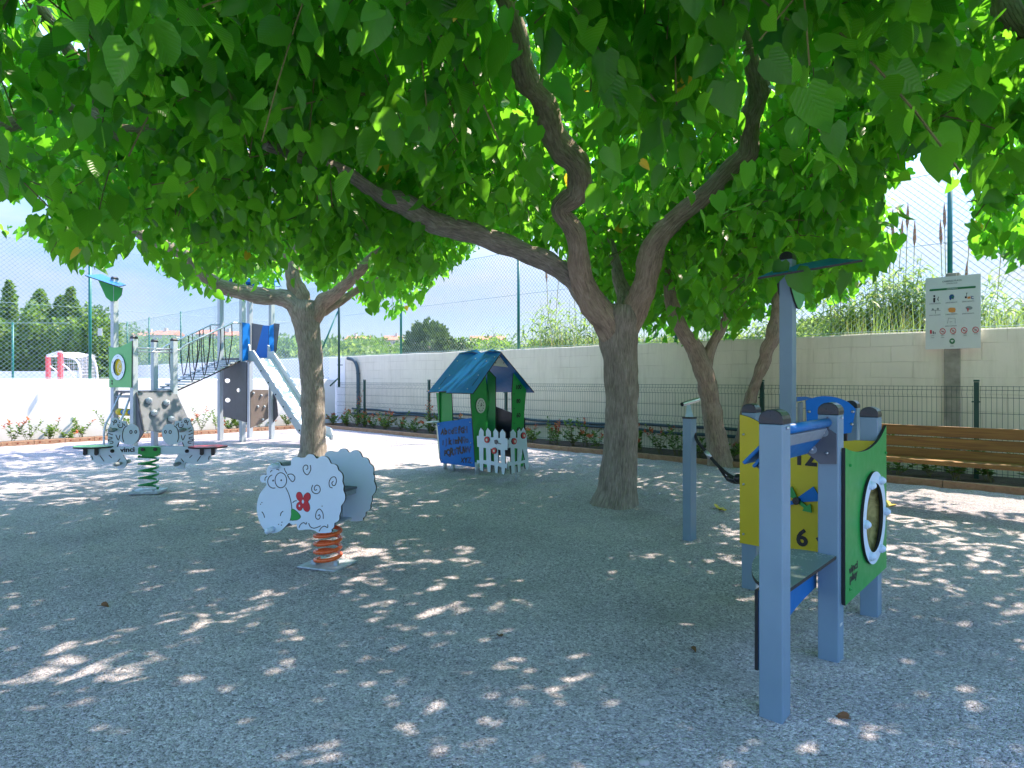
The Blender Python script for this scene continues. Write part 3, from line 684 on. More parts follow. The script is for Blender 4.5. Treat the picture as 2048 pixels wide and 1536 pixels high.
for i in range(20): q.tube([gA+gd+V(0, 0, .1*i), gB+gd+V(0, 0, 0.1*i)], 0.0035, 3, False)
for i in range(8): q.tube([gA+gd*i/8+V(0, 0, 1.98), gB+gd*i/8+V(0, 0, 1.98)], 0.0035, 3, False)
q.build('net', M['net'], go)

# ---------------------------------------------------------------- play equipment helpers
def dome(q, c, ux, uy, s, z0, hgt, mi=0):               # rounded plastic post cap: barrel arched across one axis
    n = 8; c = Vector(c); vs = []
    base = 0.35*hgt
    for sg in (-1, 1):
        vs.append(c+uy*s*sg-ux*s+V(0, 0, z0)); vs.append(c+uy*s*sg+ux*s+V(0, 0, z0))
        for i in range(n+1):
            a = math.pi*i/n; vs.append(c+uy*s*sg*(1-0.12*math.sin(a))+ux*s*math.cos(a)+V(0, 0, z0+base+(hgt-base)*math.sin(a)))
    m = n+3; fs = []
    fs.append([0, 1]+[2+i for i in range(n+1)]); fs.append([m+1, m]+[m+2+n-i for i in range(n+1)])
    fs.append([0, m, m+1, 1]); fs.append([1, m+1, m+2, 2]); fs.append([m, 0, 2+n, m+2+n])
    for i in range(n): fs.append([2+i, m+2+i, m+3+i, 3+i])
    q.add(vs, fs, mi); return q
def sqpost(nm, x, y, z1, s, ux, uy, parent, m='post', cap=0.055, flat=False):
    q = MB(); q.obox((x, y, (z1-0.08)/2), ux*s, uy*s, V(0, 0, (z1+0.08)/2)); o = q.build(nm, M[m], parent, bevel=0.004)
    q = MB()
    if flat: q.obox((x, y, z1+0.006), ux*(s+.003), uy*(s+.003), V(0, 0, 0.007)); q.build('cap', M['cap'], o, bevel=0.003)
    else: dome(q, (x, y, 0), uy, ux*-1, s+0.001, z1, cap); q.build('cap', M['cap'], o, bevel=0.003)
    return o
def bolts(parent, pts, axis, r=0.008, m='steel', nm='bolt'):
    for p in pts:
        q = MB(); p = Vector(p); a = Vector(axis).normalized(); q.cyl(p, p+a*0.006, r, 10); q.ball(p+a*0.005, r*0.8, n=8); q.build(nm, M[m], parent, smooth=True)
def spring(nm, x, y, z0, z1, R_, r, turns, m, parent, ph=0):
    q = MB(); n = int(turns*28); pts = []
    for i in range(n+1):
        t = i/n; zz = z0+(z1-z0)*(t if 0.0 < t < 1 else t); a = ph+turns*2*math.pi*t
        pts.append((x+R_*math.cos(a), y+R_*math.sin(a), zz))
    q.tube(pts, r, 12); return q.build(nm, M[m], parent, smooth=True)

# ---------------------------------------------------------------- right hand play station
th = R(48); UA = V(math.cos(th), math.sin(th), 0); UB = V(-math.sin(th), math.cos(th), 0); ZZ = V(0, 0, 1)
SO = V(0.975, 2.375, 0)
def sp(a, b, z=0): return SO+UA*a+UB*b+V(0, 0, z)
stn = thing('activity_station', 'blue post activity station with yellow clock board and green porthole board', 'playground equipment', tuple(sp(0.7, 0.3)))
hs = 0.0430
pA, pB, pD, pC, pE = sp(0, 0), sp(0.695, 0), sp(1.41, 0.0), sp(1.44, 0.655), sp(2.12, 0.67)
for p, zt in ((pA, 1.086), (pB, 1.092), (pD, 1.05), (pC, 1.05), (V(2.455, 4.62, 0), 1.045)):
    sqpost('post', p.x, p.y, zt, hs, UA, UB, stn)
bolts(stn, [pA-UB*0.0435+UA*(-0.0)+V(0, 0, 1.072), pB-UB*0.0435+V(0, 0, 1.078)], -UB, 0.006)
lab = MB(); lab.obox(pB-UB*0.0436+V(0, 0, 0.155), UA*0.018, UB*0.0006, V(0, 0, 0.006)); lb = lab.build('maker_label', M['sign'], stn)
mst = sqpost('mast', pE.x, pE.y, 2.07, hs, UA, UB, stn)
# mast roof: tilted blue board around the mast with two green gussets
e1 = P(1515, 555, 4.10); e2 = P(1725, 519.5, 4.02); far1 = P(1558, 536, 4.40); far2 = P(1660, 517, 4.42)
def poly3(q, pts, t, mi=0, me=1):
    pts = [Vector(p) for p in pts]; U = (pts[1]-pts[0]).normalized(); N = U.cross(pts[-1]-pts[0]).normalized(); W = N.cross(U)
    q.plate((pts[0], U, W), [[((p-pts[0]).dot(U), (p-pts[0]).dot(W)) for p in pts]], t, 0, mi, me)
q = MB(); poly3(q, [e1, e2, far2, far1], 0.013); q.build('mast_roof', [M['roofblue'], M['edge']], mst)
g_ = MB(); fr = (pE+UA*0.0-UB*(hs+0.002), UA, ZZ)
o1 = trace(fr, [(1577, 549), (1590, 545), (1621, 540), (1613, 575), (1597, 619), (1586, 600), (1579, 575)])
g_.plate(fr, [spl(o1[2:6], 3)+spl([o1[5], o1[6], o1[0]], 3)[1:]+[o1[1]]], 0.012, 0.012); g_.build('roof_gusset', [M['green'], M['edge']], mst)
g_ = MB(); fr = (pE+UB*(hs+0.014)-UA*0.02, UA, ZZ)
o1 = trace(fr, [(1552, 553), (1580, 549), (1580, 618), (1566, 612), (1556, 585)])
g_.plate(fr, [o1], 0.012, 0.012); g_.build('roof_gusset', [M['green'], M['edge']], mst)

# yellow clock board between posts C and D
yd = (pD-pC).normalized(); fy = (Vector((pC.x, pC.y, 0)), Vector((yd.x, yd.y, 0)), ZZ); yn = fy[1].cross(ZZ); fy = (fy[0]+yn*(hs+0.004), fy[1], ZZ)
w_ = (pD-pC).length
cb = MB(); topc = [(w_+0.045, 0.928)]+spl([(w_-0.06, 0.925), (0.45, 0.905), (0.32, 0.905), (0.21, 0.93), (0.11, 0.98), (0.02, 1.022), (-0.045, 1.038)], 3)
cb.plate(fy, [[(-0.045, 0.262), (w_+0.045, 0.262)]+topc], 0.013, 0.013)
clk = cb.build('clock_board', [M['yellow'], M['edge']], stn)
hx_, hz_ = trace(fy, [(1598, 1000)])[0]
def ct(txt, px, py, size, sx=1.0, rot=0):
    a = trace(fy, [(px, py)])[0]; return text_mesh('numeral', txt, fy, a[0], a[1], size, M['ink'], clk, 0.015, 0.003, 'CENTER', sx, rot)
ct('12', 1612, 929, 0.135, 0.95, 0); ct('6', 1606, 1090, 0.13, 1.0)
# small chevron by the 6
q = MB(); q.stroke(fy, trace(fy, [(1636, 1074), (1646, 1090), (1640, 1110)]), 0.022, 0.015, 0.002); q.build('numeral', M['ink'], clk)
q = MB(); q.stroke(fy, trace(fy, [(1568, 918), (1574, 917)]), 0.02, 0.015, 0.002); q.build('numeral', M['ink'], clk)
q = MB(); q.plate(fy, [trace(fy, [(1572, 1006), (1594, 997), (1630, 972), (1642, 992), (1640, 1001), (1606, 1003), (1580, 1010), (1582, 1013), (1573, 1017)])], 0.006, 0.026); q.build('clock_hand', [M['blueB'], M['edge']], clk)
q = MB(); q.plate(fy, [trace(fy, [(1588, 971), (1577, 989), (1592, 996), (1604, 1008), (1612, 1014), (1609, 1020), (1628, 1024), (1625, 1006), (1618, 1010), (1600, 996)])], 0.006, 0.034); q.build('clock_hand', [M['green'], M['edge']], clk)
q = MB(); a = fy[0]+fy[1]*hx_+V(0, 0, hz_); n_ = fy[1].cross(ZZ); q.cyl(a+n_*0.014, a+n_*0.05, 0.021, 20); q.build('hub', M['cap'], clk, smooth=False, bevel=0.003)
bolts(clk, [fy[0]+fy[1]*a_+V(0, 0, z_)+n_*0.0135 for a_, z_ in ((-0.02, 0.92), (-0.02, 0.62), (-0.02, 0.32), (w_+0.02, 0.9), (w_+0.02, 0.32))], n_, 0.007)

# green porthole board outside B - D
gdv = (pD-pB).normalized(); fg = (Vector((pB.x, pB.y, 0))-UB*(hs+0.004), gdv, ZZ); gw = (pD-pB).length
gn = fg[1].cross(ZZ)
tl = trace(fg, [(1684, 898)])[0]; tr = trace(fg, [(1767, 853)])[0]
L0, R0 = tl[0], tr[0]; gwid = R0-L0
top = [(L0+gwid*k, z) for k, z in ((1.0, 1.005), (0.86, 0.955), (0.7, 0.922), (0.5, 0.905), (0.3, 0.908), (0.12, 0.925), (0, 0.945))]
hc = trace(fg, [(1734, 1033)])[0]; hr = 0.222; hcz = (trace(fg, [(1736, 937)])[0][1]+trace(fg, [(1733, 1134)])[0][1])/2
hcx = L0+gwid*0.60
q = MB(); q.plate(fg, [[(L0, 0.243), (R0, 0.243)]+spl(top, 4), ell(hcx, hcz, 0.20, 0.20, 40)], 0.014, 0.014)
gb = q.build('porthole_board', [M['green'], M['edge']], stn)
q = MB(); q.plate(fg, [ell(hcx, hcz, 0.228, 0.228, 48), ell(hcx, hcz, 0.170, 0.170, 48)], 0.013, 0.029); ring = q.build('porthole_ring', [M['white'], M['edge']], gb, bevel=0)
for k_ in range(6):
    q = MB(); a = fg[0]+fg[1]*(hcx+0.2*math.cos(R(60*k_)))+V(0, 0, hcz+0.2*math.sin(R(60*k_))); q.cyl(a+gn*0.028, a+gn*0.042, 0.021, 16); q.ball(a+gn*0.040, 0.018, (1, 1, 1), 12)
    q.build('ring_bolt_cover', M['white'], ring, smooth=False)
q = MB(); NN = 16; vs = [fg[0]+fg[1]*hcx+V(0, 0, hcz)-gn*0.05]; fs = []
for j in range(1, 6):
    for k_ in range(32):
        r_ = 0.2*j/5; a = 2*math.pi*k_/32; vs.append(fg[0]+fg[1]*(hcx+r_*math.cos(a))+V(0, 0, hcz+r_*math.sin(a))-gn*(0.05*(1-(j/5)**2)-0.004))
for k_ in range(32): fs.append((0, 1+k_, 1+(k_+1) % 32))
for j in range(4):
    for k_ in range(32): fs.append((1+j*32+k_, 1+(j+1)*32+k_, 1+(j+1)*32+(k_+1) % 32, 1+j*32+(k_+1) % 32))
q.add(vs, fs); q.build('bubble_window', M['glass'], gb, smooth=True)
q = MB()
for pl in ([(0.02, 0.09), (0.05, 0.03), (0.01, -0.03), (0.04, -0.10)], [(-0.05, 0.02), (-0.02, -0.05), (-0.06, -0.10), (-0.02, -0.13)], [(-0.03, 0.10), (0.0, 0.04)]):
    q.stroke(fg, spl([(hcx+a_, hcz+b_) for a_, b_ in pl], 4), 0.006, -0.046, 0.001)
q.build('scratch', M['signgrey'], gb)
text_mesh('lettering', 'vinci', fg, L0+0.13, 0.370, 0.05, M['ink'], gb, 0.015, 0.0005, 'CENTER', 1.6); text_mesh('lettering', 'play', fg, L0+0.13, 0.330, 0.05, M['ink'], gb, 0.015, 0.0005, 'CENTER', 1.6)
bolts(gb, [fg[0]+fg[1]*(L0+0.07)+V(0, 0, z_)+gn*0.014 for z_ in (0.86, 0.30)]+[fg[0]+fg[1]*(R0-0.03)+V(0, 0, 0.86)+gn*0.014], gn, 0.007, 'green')

# counter and blue apron between posts A and B
q = MB(); cps = [(0.045, -0.035), (0.665, -0.035), (0.66, 0.12), (0.60, 0.20), (0.47, 0.232), (0.33, 0.210), (0.2, 0.165), (0.1, 0.115), (0.046, 0.07)]
fr = (SO+V(0, 0, 0.468), UA, UB); q.plate(fr, [[cps[0]]+spl(cps[1:], 4)], 0.014); q.build('counter', [M['counter'], M['edge']], stn)
fr = (SO+UB*0.062, UA, ZZ); q = MB(); q.plate(fr, [[(0.0, 0.15)]+spl([(0.03, 0.152), (0.10, 0.19), (0.2, 0.225), (0.35, 0.262), (0.5, 0.285), (0.70, 0.30)], 3)+[(0.70, 0.453), (0.0, 0.453)]], 0.013); q.build('apron_board', [M['blue'], M['edge']], stn)
q = MB()
for a_ in (0.035, 0.66): q.obox(sp(a_, 0.055, 0.43), UA*0.01, UB*0.02, V(0, 0, 0.02))
q.build('counter_bracket', M['steel'], stn)

# tilting sand chute between A and B near the top
def cs(b_, z_): return (b_, z_)
ch = MB(); L1, L2 = 0.02, 0.66
def board(q, p0, p1, t, mi=0):                          # board spanning A to B, cross-section p0 -> p1 in (b, z)
    a = sp(L1, p0[0], p0[1]); c_ = sp(L1, p1[0], p1[1]); d = (c_-a); n = UA.cross(d).normalized()
    q.obox((a+c_)/2+UA*(L2-L1)/2, UA*(L2-L1)/2, d/2, n*t/2, mi)
q = MB(); q.tube([sp(L1, 0.0, 1.058), sp(L2-0.02, 0.0, 1.058)], 0.020, 14); q.build('roller_bar', M['blue'], stn, smooth=True)
q = MB(); board(q, (0.005, 1.055), (0.128, 0.925), 0.014); q.build('chute_board', M['blue'], stn, bevel=0.004)
q = MB(); board(q, (0.004, 1.034), (0.030, 0.985), 0.012); q.build('chute_lip', M['greyL'], stn, bevel=0.003)
q = MB(); board(q, (0.030, 0.988), (0.090, 0.915), 0.012); q.build('chute_base', M['blue'], stn, bevel=0.003)
frb = (SO+UA*0.642, -UB, ZZ)
bpl = trace(frb, [(1655, 833), (1657, 858), (1672, 868), (1673, 928), (1640, 928), (1626, 916), (1611, 905), (1619, 889), (1637, 864), (1642, 845)])[::-1]
for a_ in (0.642, 0.046):
    fr = (SO+UA*a_, -UB, ZZ); n_ = fr[1].cross(ZZ)
    q = MB(); q.plate(fr, [bpl], 0.010, 0.0, 0, 0); br = q.build('chute_bracket', M['grey'], stn, bevel=0.002)
    cc_ = trace(frb, [(1648, 865), (1625, 899), (1655, 906)])
    for c_ in cc_[:2]:
        q = MB(); p = fr[0]+fr[1]*c_[0]+V(0, 0, c_[1]); q.cyl(p+n_*0.001, p+n_*0.006, 0.019, 20); q.build('washer', M['greyL'], br)
    bolts(br, [fr[0]+fr[1]*c_[0]+V(0, 0, c_[1])+n_*0.006 for c_ in cc_], n_, 0.006)

# curved blue helm board at the back of the station
fb = vframe(1.90, 4.45, 0.39, -0.15)
pl = trace(fb, [(1611, 801), (1614, 860), (1640, 866), (1688, 867), (1702, 865), (1711, 818), (1697, 805), (1680, 797), (1662, 793), (1644, 792), (1628, 795)])
q = MB(); q.plate(fb, [[pl[1]]+[pl[2], pl[3], pl[4]]+spl([pl[5]]+pl[6:]+[pl[0]], 2)], 0.014, 0.014); hb = q.build('helm_board', [M['blueB'], M['edge']], stn)
bolts(hb, [fb[0]+fb[1]*a_+V(0, 0, z_)+fb[1].cross(ZZ)*0.014 for a_, z_ in trace(fb, [(1618, 823), (1705, 823), (1703, 848)])], fb[1].cross(ZZ), 0.010)
q = MB(); fb2 = vframe(1.84, 4.62, 1, 0.2); q.plate(fb2, [trace(fb2, [(1594, 794), (1594, 803), (1612, 800), (1628, 797), (1612, 793)])], 0.012); q.plate(fb2, [trace(fb2, [(1600, 806), (1600, 870), (1606, 870), (1606, 804)])], 0.03, 0, 1, 1); q.build('helm_side', [M['blue'], M['greyL']], stn)
q = MB(); a = P(1692, 842, 4.35); q.cyl(a, a+V(0.0, 0.02, -0.02), 0.017, 12); q.cyl(a+V(0, 0.01, 0), a+V(0, 0.01, -0.16), 0.014, 10); q.build('helm_handle', M['cap'], stn, smooth=True)

# spyglass post with rope
pG = P(1379, 1078, 5.0); gp = thing('spyglass_post', 'slim blue post with a steel spyglass tube and a sagging black rope', 'playground post', (pG.x, pG.y, 0))
ug = V(math.cos(R(38)), math.sin(R(38)), 0); vg = V(-ug.y, ug.x, 0)
sqpost('post', pG.x, pG.y, 0.945, 0.038, ug, vg, gp, flat=True)
q = MB(); a = P(1364, 809, 4.93); b = P(1397, 799, 5.12); d_ = (b-a).normalized()
q.tube([a, b], 0.0165, 18, False); q.tube([b, a], 0.0145, 18, False); q.add([], []); q.cyl(a+d_*0.004, a+d_*0.01, 0.0145, 18, mi=1); q.build('spyglass_tube', [M['steel'], M['cap']], gp, smooth=True)
q = MB(); c1 = pG.copy(); c1.z = 0.955; m_ = (a+b)/2+V(-0.012, 0, -0.012)
q.add([c1+V(-0.035, -0.008, 0), c1+V(0.03, -0.008, 0), m_+V(0.01, 0, -.005), m_+V(-0.012, 0, -.005), c1+V(-0.035, 0.008, 0), c1+V(0.03, 0.008, 0), m_+V(0.01, 0.012, -.005), m_+V(-0.012, 0.012, -.005)],
      [(0, 1, 2, 3), (5, 4, 7, 6), (1, 5, 6, 2), (4, 0, 3, 7), (3, 2, 6, 7)]); q.build('tube_bracket', M['steel'], gp)
q = MB(); q.obox(pG+ug*0.042+V(0, 0, 0.80), vg*0.018, ug*0.006, V(0, 0, 0.06)); q.build('rope_plate', M['cap'], gp, bevel=0.004)
rp = [P(1389, 865, 5.0), P(1396, 884, 4.95), P(1414, 906, 4.9), P(1435, 930, 4.8), P(1456, 948, 4.7), P(1478, 958, 4.6), P(1510, 955, 4.5), P(1550, 925, 4.42), P(1573, 880, 4.4)]
q = MB(); pts, _ = smooth_path([(p, .01) for p in rp], 6); q.tube(pts[:22], 0.012, 10)
pts2, _ = smooth_path([(rp[3], .01), (P(1452, 955, 4.75), .01), (P(1462, 963, 4.68), .01), (P(1480, 966, 4.6), .01), (P(1510, 966, 4.5), .01)], 6)
q.tube(pts[20:], 0.011, 10); q.tube(pts2, 0.010, 10); q.build('rope', M['rope'], gp, smooth=True)
q = MB(); q.tube([P(1411, 903, 4.9), P(1421, 915, 4.86)], 0.016, 12); q.build('rope_sleeve', M['steel'], gp, smooth=True)
q = MB(); q.tube([P(1456, 956, 4.69), P(1474, 961, 4.62)], 0.024, 10); q.ball(P(1477, 957, 4.6), 0.036, n=12); q.build('rope_joint', M['cap'], gp, smooth=True)

# ---------------------------------------------------------------- sheep spring rider
SZ = (5.69, 480, 880)
shx, shy = -1.24, 4.31
sh = thing('sheep_spring_rider', 'white sheep shaped rocker with red flower on an orange spring', 'spring rider', (shx, shy, 0))
nl = Vector((0.34, 0.94, 0)).normalized(); dl = Vector((nl.y, -nl.x, 0))
fc = Vector((shx, shy, 0))-nl*0.18; fs1 = (fc, dl, ZZ)
outl = [(370,1062),(300,1040),(240,970),(200,860),(190,770),(205,670),(240,590),(300,515),(290,485),(250,485),(228,450),(235,415),(270,395),(305,395),(300,350),(325,300),(370,285),(400,262),(430,252),(455,262),(470,290),(510,295),(560,292),(580,285),(580,240),(600,205),(640,190),(690,200),(720,200),(745,195),(765,170),(800,160),(840,172),(865,205),(885,210),(915,188),(960,182),(1000,205),(1020,240),(1035,268),(1075,275),(1105,300),(1120,345),(1155,375),(1170,420),(1165,475),(1180,520),(1175,570),(1195,620),(1195,670),(1180,710),(1150,750),(1150,800),(1130,860),(1130,900),(1105,930),(1075,945),(1070,990),(1040,1020),(1035,1052),(900,1060),(860,1035),(800,1018),(740,1020),(665,1025),(650,990),(640,955),(610,965),(580,960),(560,940),(530,970),(480,1020),(430,1050)]
T = lambda pts: trace(fs1, pts, *SZ)
so = T(spl(outl, 2, True)); q = MB(); q.plate(fs1, [so[::-1]], 0.013); sb = q.build('front_board', [M['white'], M['edge']], sh)
fs2 = (fc+nl*0.36, dl, ZZ); q = MB(); q.plate(fs2, [so[::-1]], 0.013); q.build('back_board', [M['white'], M['edge']], sh)
LW = 0.0052
def sl_(pts, closed=False, wd=LW, m='ink', nm='face_line', k=4):
    q = MB(); q.stroke(fs1, spl(T(pts), k, closed), wd, 0.0015, 0.0015, closed); return q.build(nm, M[m], sb)
sl_(ell(465, 458, 66, 86, 24), True, k=1); sl_(ell(382, 472, 66, 76, 18, -100+0, -290), k=1)
for p in ((470, 458), (378, 462)): q = MB(); q.plate(fs1, [T(ell(p[0], p[1], 9, 11, 12))], 0.001, 0.0015); q.build('pupil', M['ink'], sb)
for s_ in ([(345,367),(355,353),(370,345)], [(415,335),(430,334),(447,345)], [(520,540),(550,600),(575,680),(590,770),(585,860),(570,920)], [(505,320),(512,345),(535,385)],
           [(285,465),(288,432),(312,412)], [(248,815),(268,842),(282,885)], [(492,808),(468,832),(460,865)], [(600,715),(618,697),(648,690)]): sl_(s_)
sl_([(545,395),(590,388),(622,415),(622,450),(600,475),(572,452),(552,420)], True)
for s_ in ([(800,285),(805,340),(770,395),(732,370),(718,320),(740,287),(768,292),(772,325),(755,335)], [(830,510),(815,555),(832,597),(880,610),(912,578),(905,530),(872,513),(847,540),(853,572),(878,562)],
           [(1055,545),(1022,532),(1015,480),(1040,430),(1080,420),(1098,460),(1085,510),(1058,518),(1046,488),(1065,468)], [(948,898),(943,830),(905,785),(870,820),(862,880),(890,903),(913,880),(905,850),(888,862)],
           [(672,998),(690,960),(725,940),(752,958),(760,935)], [(782,945),(800,985),(840,1003),(890,990),(920,975)], [(900,1040),(925,1000),(960,980),(998,995),(998,960)]): sl_(s_, nm='curl_line')
for p in ((235,730),(250,712),(440,960),(472,968),(478,935),(935,752)): q = MB(); q.plate(fs1, [T(ell(p[0], p[1], 6, 6, 8))], 0.001, 0.0015); q.build('freckle', M['ink'], sb)
fl_ = [(718,668),(735,625),(770,600),(798,620),(800,665),(775,700),(790,735),(795,785),(770,815),(735,800),(715,765),(700,795),(672,800),(645,770),(650,725),(680,700),(655,675),(642,635),(655,600),(685,595),(708,625)]
q = MB(); q.plate(fs1, [T(spl(fl_, 3, True))], 0.001, 0.0025); q.build('flower', M['red'], sb); sl_(fl_, True, 0.004)
q = MB(); q.plate(fs1, [T(ell(720, 700, 12, 22, 12))], 0.001, 0.0042); q.plate(fs1, [T(ell(680, 748, 8, 12, 10))], 0.001, 0.0042); q.build('flower_centre', M['white'], sb)
lf = [(590,785),(645,812),(690,870),(660,905),(620,912),(580,910),(586,850)]
q = MB(); q.plate(fs1, [T(spl(lf, 3, True))], 0.001, 0.0020); q.build('leaf_mark', M['green'], sb); sl_(lf, True, 0.004)
def on(fr, xz, yz, S_=SZ): a = trace(fr, [(xz, yz)], *S_)[0]; return fr[0]+fr[1]*a[0]+V(0, 0, a[1])
for nm, (xz, yz) in (('handle', (430, 290)), ('foot_rest', (378, 1015))):
    q = MB(); a = on(fs1, xz, yz); q.cyl(a-nl*0.05, a+nl*0.42, 0.014, 14); q.build(nm+'_bar', M['greyL'], sh, smooth=True)
    q = MB(); q.cyl(a-nl*0.055, a-nl*0.001, 0.019, 16); q.ball(a-nl*0.055, 0.019, n=14); q.build(nm+'_grip', M['white'], sh, smooth=True)
q = MB(); c = fc+dl*0.0+nl*0.18; q.obox(c+V(0, 0, 0.503), dl*0.12, nl*0.168, V(0, 0, 0.008)); q.build('seat', M['grey'], sh, bevel=0.004)
q = MB(); q.obox(c+V(0, 0, 0.458), dl*0.012+V(0, 0, 0), nl*0.166, V(0, 0, 0.038)); q.obox(c-dl*0.10+V(0, 0, 0.458), dl*0.012, nl*0.166, V(0, 0, 0.038)); q.obox(c+dl*0.108+V(0, 0, 0.478), dl*0.006, nl*0.166, V(0, 0, 0.016)); q.build('seat_support', M['greyL'], sh, bevel=0.003)
q = MB(); q.obox((shx, shy, 0.285), dl*0.075, nl*0.168, V(0, 0, 0.008)); q.obox((shx, shy, 0.33), dl*0.006, nl*0.168, V(0, 0, 0.05)); q.build('spring_mount', M['galv'], sh, bevel=0.003)
spring('spring', shx, shy, 0.035, 0.272, 0.083, 0.0135, 4.4, 'orange', sh, 2.6)
q = MB(); q.obox((shx, shy, 0.008), dl*0.15, nl*0.13, V(0, 0, 0.006)); q.obox((shx+0.07, shy-0.05, 0.028), dl*0.015, nl*0.012, V(0, 0, 0.016)); q.obox((shx-0.085, shy-0.01, 0.026), dl*0.02, nl*0.02, V(0, 0, 0.014)); q.build('base_plate', M['galv'], sh, bevel=0.003)

# ---------------------------------------------------------------- zebra seesaw on a green spring
ZS = (6.827, 150, 820); zx, zy = (297-1024)/F*7.08, 7.08
ze = thing('zebra_seesaw', 'white zebra spring seesaw with green spring and two round seats', 'seesaw', (zx, zy, 0))
zd = Vector((0.995, 0.10, 0)).normalized(); zn = zd.cross(ZZ)
f0 = (Vector((zx, zy, 0)), zd, ZZ)
zl = [(428,500),(430,440),(435,340),(432,280),(450,230),(470,180),(482,130),(510,112),(545,106),(575,118),(595,150),(640,152),(680,150),(690,180),(702,206),(745,192),(800,198),(850,240),(868,300),(865,350),(850,400),(810,455),(750,475),(690,470),(640,455),(605,433),(588,442),(575,490),(562,512),(600,560),(640,612),(660,650),(690,690),(690,750),(660,790),(610,808),(570,798),(552,765),(545,722),(500,725),(400,740),(290,735),(215,690),(190,620),(180,560),(200,520)]
def mir(p): return [(2042-x, y+0) for x, y in p]
def half(side):
    mr = (lambda p: p) if side == 0 else mir
    fa = (f0[0]-Vector((0, 0, 0))+zn*0.030, zd, ZZ)
    tz = lambda pts: trace(fa, mr(pts), *ZS)
    o_ = tz(spl(zl, 2, True)); o_ = o_ if side else o_[::-1]
    q = MB(); q.plate(fa, [o_], 0.013, -0.02); zb = q.build('zebra_board', [M['white'], M['edge']], ze)
    off = -0.018
    def zs_(pts, closed=False, wd=0.0085, k=3):
        q = MB(); q.stroke(fa, spl(tz(pts), k, closed), wd, off, 0.0015, closed); q.build('marking', M['ink'], zb)
    for s_ in ([(655,440),(637,380),(640,310),(660,250),(700,215)], [(575,190),(578,222),(600,242),(632,236),(642,205),(638,175)], [(500,152),(520,180),(512,207)],
               [(470,240),(505,262)], [(450,275),(500,302)], [(438,315),(470,330),(503,342)], [(442,372),(490,378),(488,396),(450,402),(448,424),(500,430),(503,455),(462,456)],
               [(545,340),(580,414),(602,342)], [(562,502),(588,442)], [(385,540),(415,600)], [(450,618),(490,658)], [(330,628),(385,706)], [(213,628),(232,682)], [(565,715),(606,665)], [(655,190),(672,222)], [(590,162),(600,178)]): zs_(s_)
    zs_(ell(752, 302, 16, 22, 14), True, k=1); zs_(ell(818, 300, 13, 20, 14), True, k=1); zs_([(530,140),(552,145),(552,170),(534,172)], True)
    q = MB(); q.plate(fa, [tz(ell(600, 208, 6, 7, 8))], 0.001, off); q.build('pupil', M['ink'], zb)
    for nm, c_ in (('handle', (548, 268)), ('foot_rest', (618, 728))):
        a = trace(fa, mr([c_]), *ZS)[0]; p = fa[0]+zd*a[0]+V(0, 0, a[1])
        q = MB(); q.cyl(p+zn*0.10, p-zn*0.20, 0.0145, 12); q.cyl(p+zn*0.02, p+zn*0.10, 0.023, 14); q.ball(p+zn*0.10, 0.023, n=12); q.cyl(p-zn*0.12, p-zn*0.20, 0.023, 14); q.build(nm, M['greyL'], ze, smooth=True)
    s0, z0_ = trace(fa, mr([(240, 512)]), *ZS)[0]
    q = MB(); q.plate((f0[0]+zd*s0+V(0, 0, z0_+0.012), zd, -zn), [ell(0, 0, 0.205, 0.155, 36)], 0.016); q.build('seat', [M['greenL'] if side == 0 else M['red'], M['edge']], ze)
    for xz in (150, 303):
        s1, z1_ = trace(fa, mr([(xz, 568)]), *ZS)[0]; q = MB(); p = f0[0]+zd*s1+V(0, 0, z1_)
        q.obox(p+zn*0.045+V(0, 0, 0.015), zd*0.020, zn*0.006, V(0, 0, 0.035)); q.cyl(p+zn*0.04+V(0, 0, -0.02), p+zn*0.055+V(0, 0, -0.02), 0.020, 12); q.build('seat_bracket', M['cap'], ze)
    s1, z1_ = trace(fa, mr([(512, 560)]), *ZS)[0]; q = MB(); p = f0[0]+zd*s1+V(0, 0, z1_); q.cyl(p+zn*0.02, p+zn*0.042, 0.020, 16); q.ball(p+zn*0.04, 0.018, n=12); q.build('bolt_cover', M['cap'], ze, smooth=True)
half(0); half(1)
fa = (f0[0]+zn*0.030, zd, ZZ); tz = lambda pts: trace(fa, pts, *ZS)
q = MB(); b_ = tz([(115,512),(150,618),(880,605),(1170,605),(1880,602),(1908,500),(1170,500),(870,503)]); q.plate(fa, [b_], 0.013, 0.0); q.plate((fa[0]-zn*0.075, zd, ZZ), [b_], 0.013); q.build('beam_board', [M['white'], M['edge']], ze)
a = tz([(622, 575)])[0]; text_mesh('lettering', 'vinci', fa, a[0], a[1], 0.075, M['ink'], ze, 0.003, 0.0005, 'LEFT', 1.1, 2)
q = MB(); q.plate(fa, [tz(spl([(868,520),(890,502),(1020,500),(1150,502),(1170,520),(1170,590),(1130,608),(1120,632),(1020,636),(925,636),(915,608),(868,600)], 1, True))], 0.09, 0.012, 0, 0); q.build('spring_clamp', M['green'], ze, bevel=0.004)
q = MB()
for c_ in ((935, 538), (1103, 535)):
    a = tz([c_])[0]; p = fa[0]+zd*a[0]+V(0, 0, a[1]); q.cyl(p+zn*0.012, p+zn*0.026, 0.019, 14)
q.build('clamp_bolt', M['cap'], ze)
zt_ = tz([(1020, 636)])[0][1]
spring('spring', zx, zy, 0.045, zt_+0.005, 0.093, 0.0135, 4.6, 'springg', ze, 0.2)
q = MB(); q.obox((zx, zy, 0.016), zd*0.155, zn*0.13, V(0, 0, 0.014)); 
for a_ in (-0.11, 0.11): q.cyl((zx+a_, zy-0.10, 0.02), (zx+a_, zy-0.10, 0.045), 0.014, 8)
q.build('base_plate', M['galv'], ze, bevel=0.003)

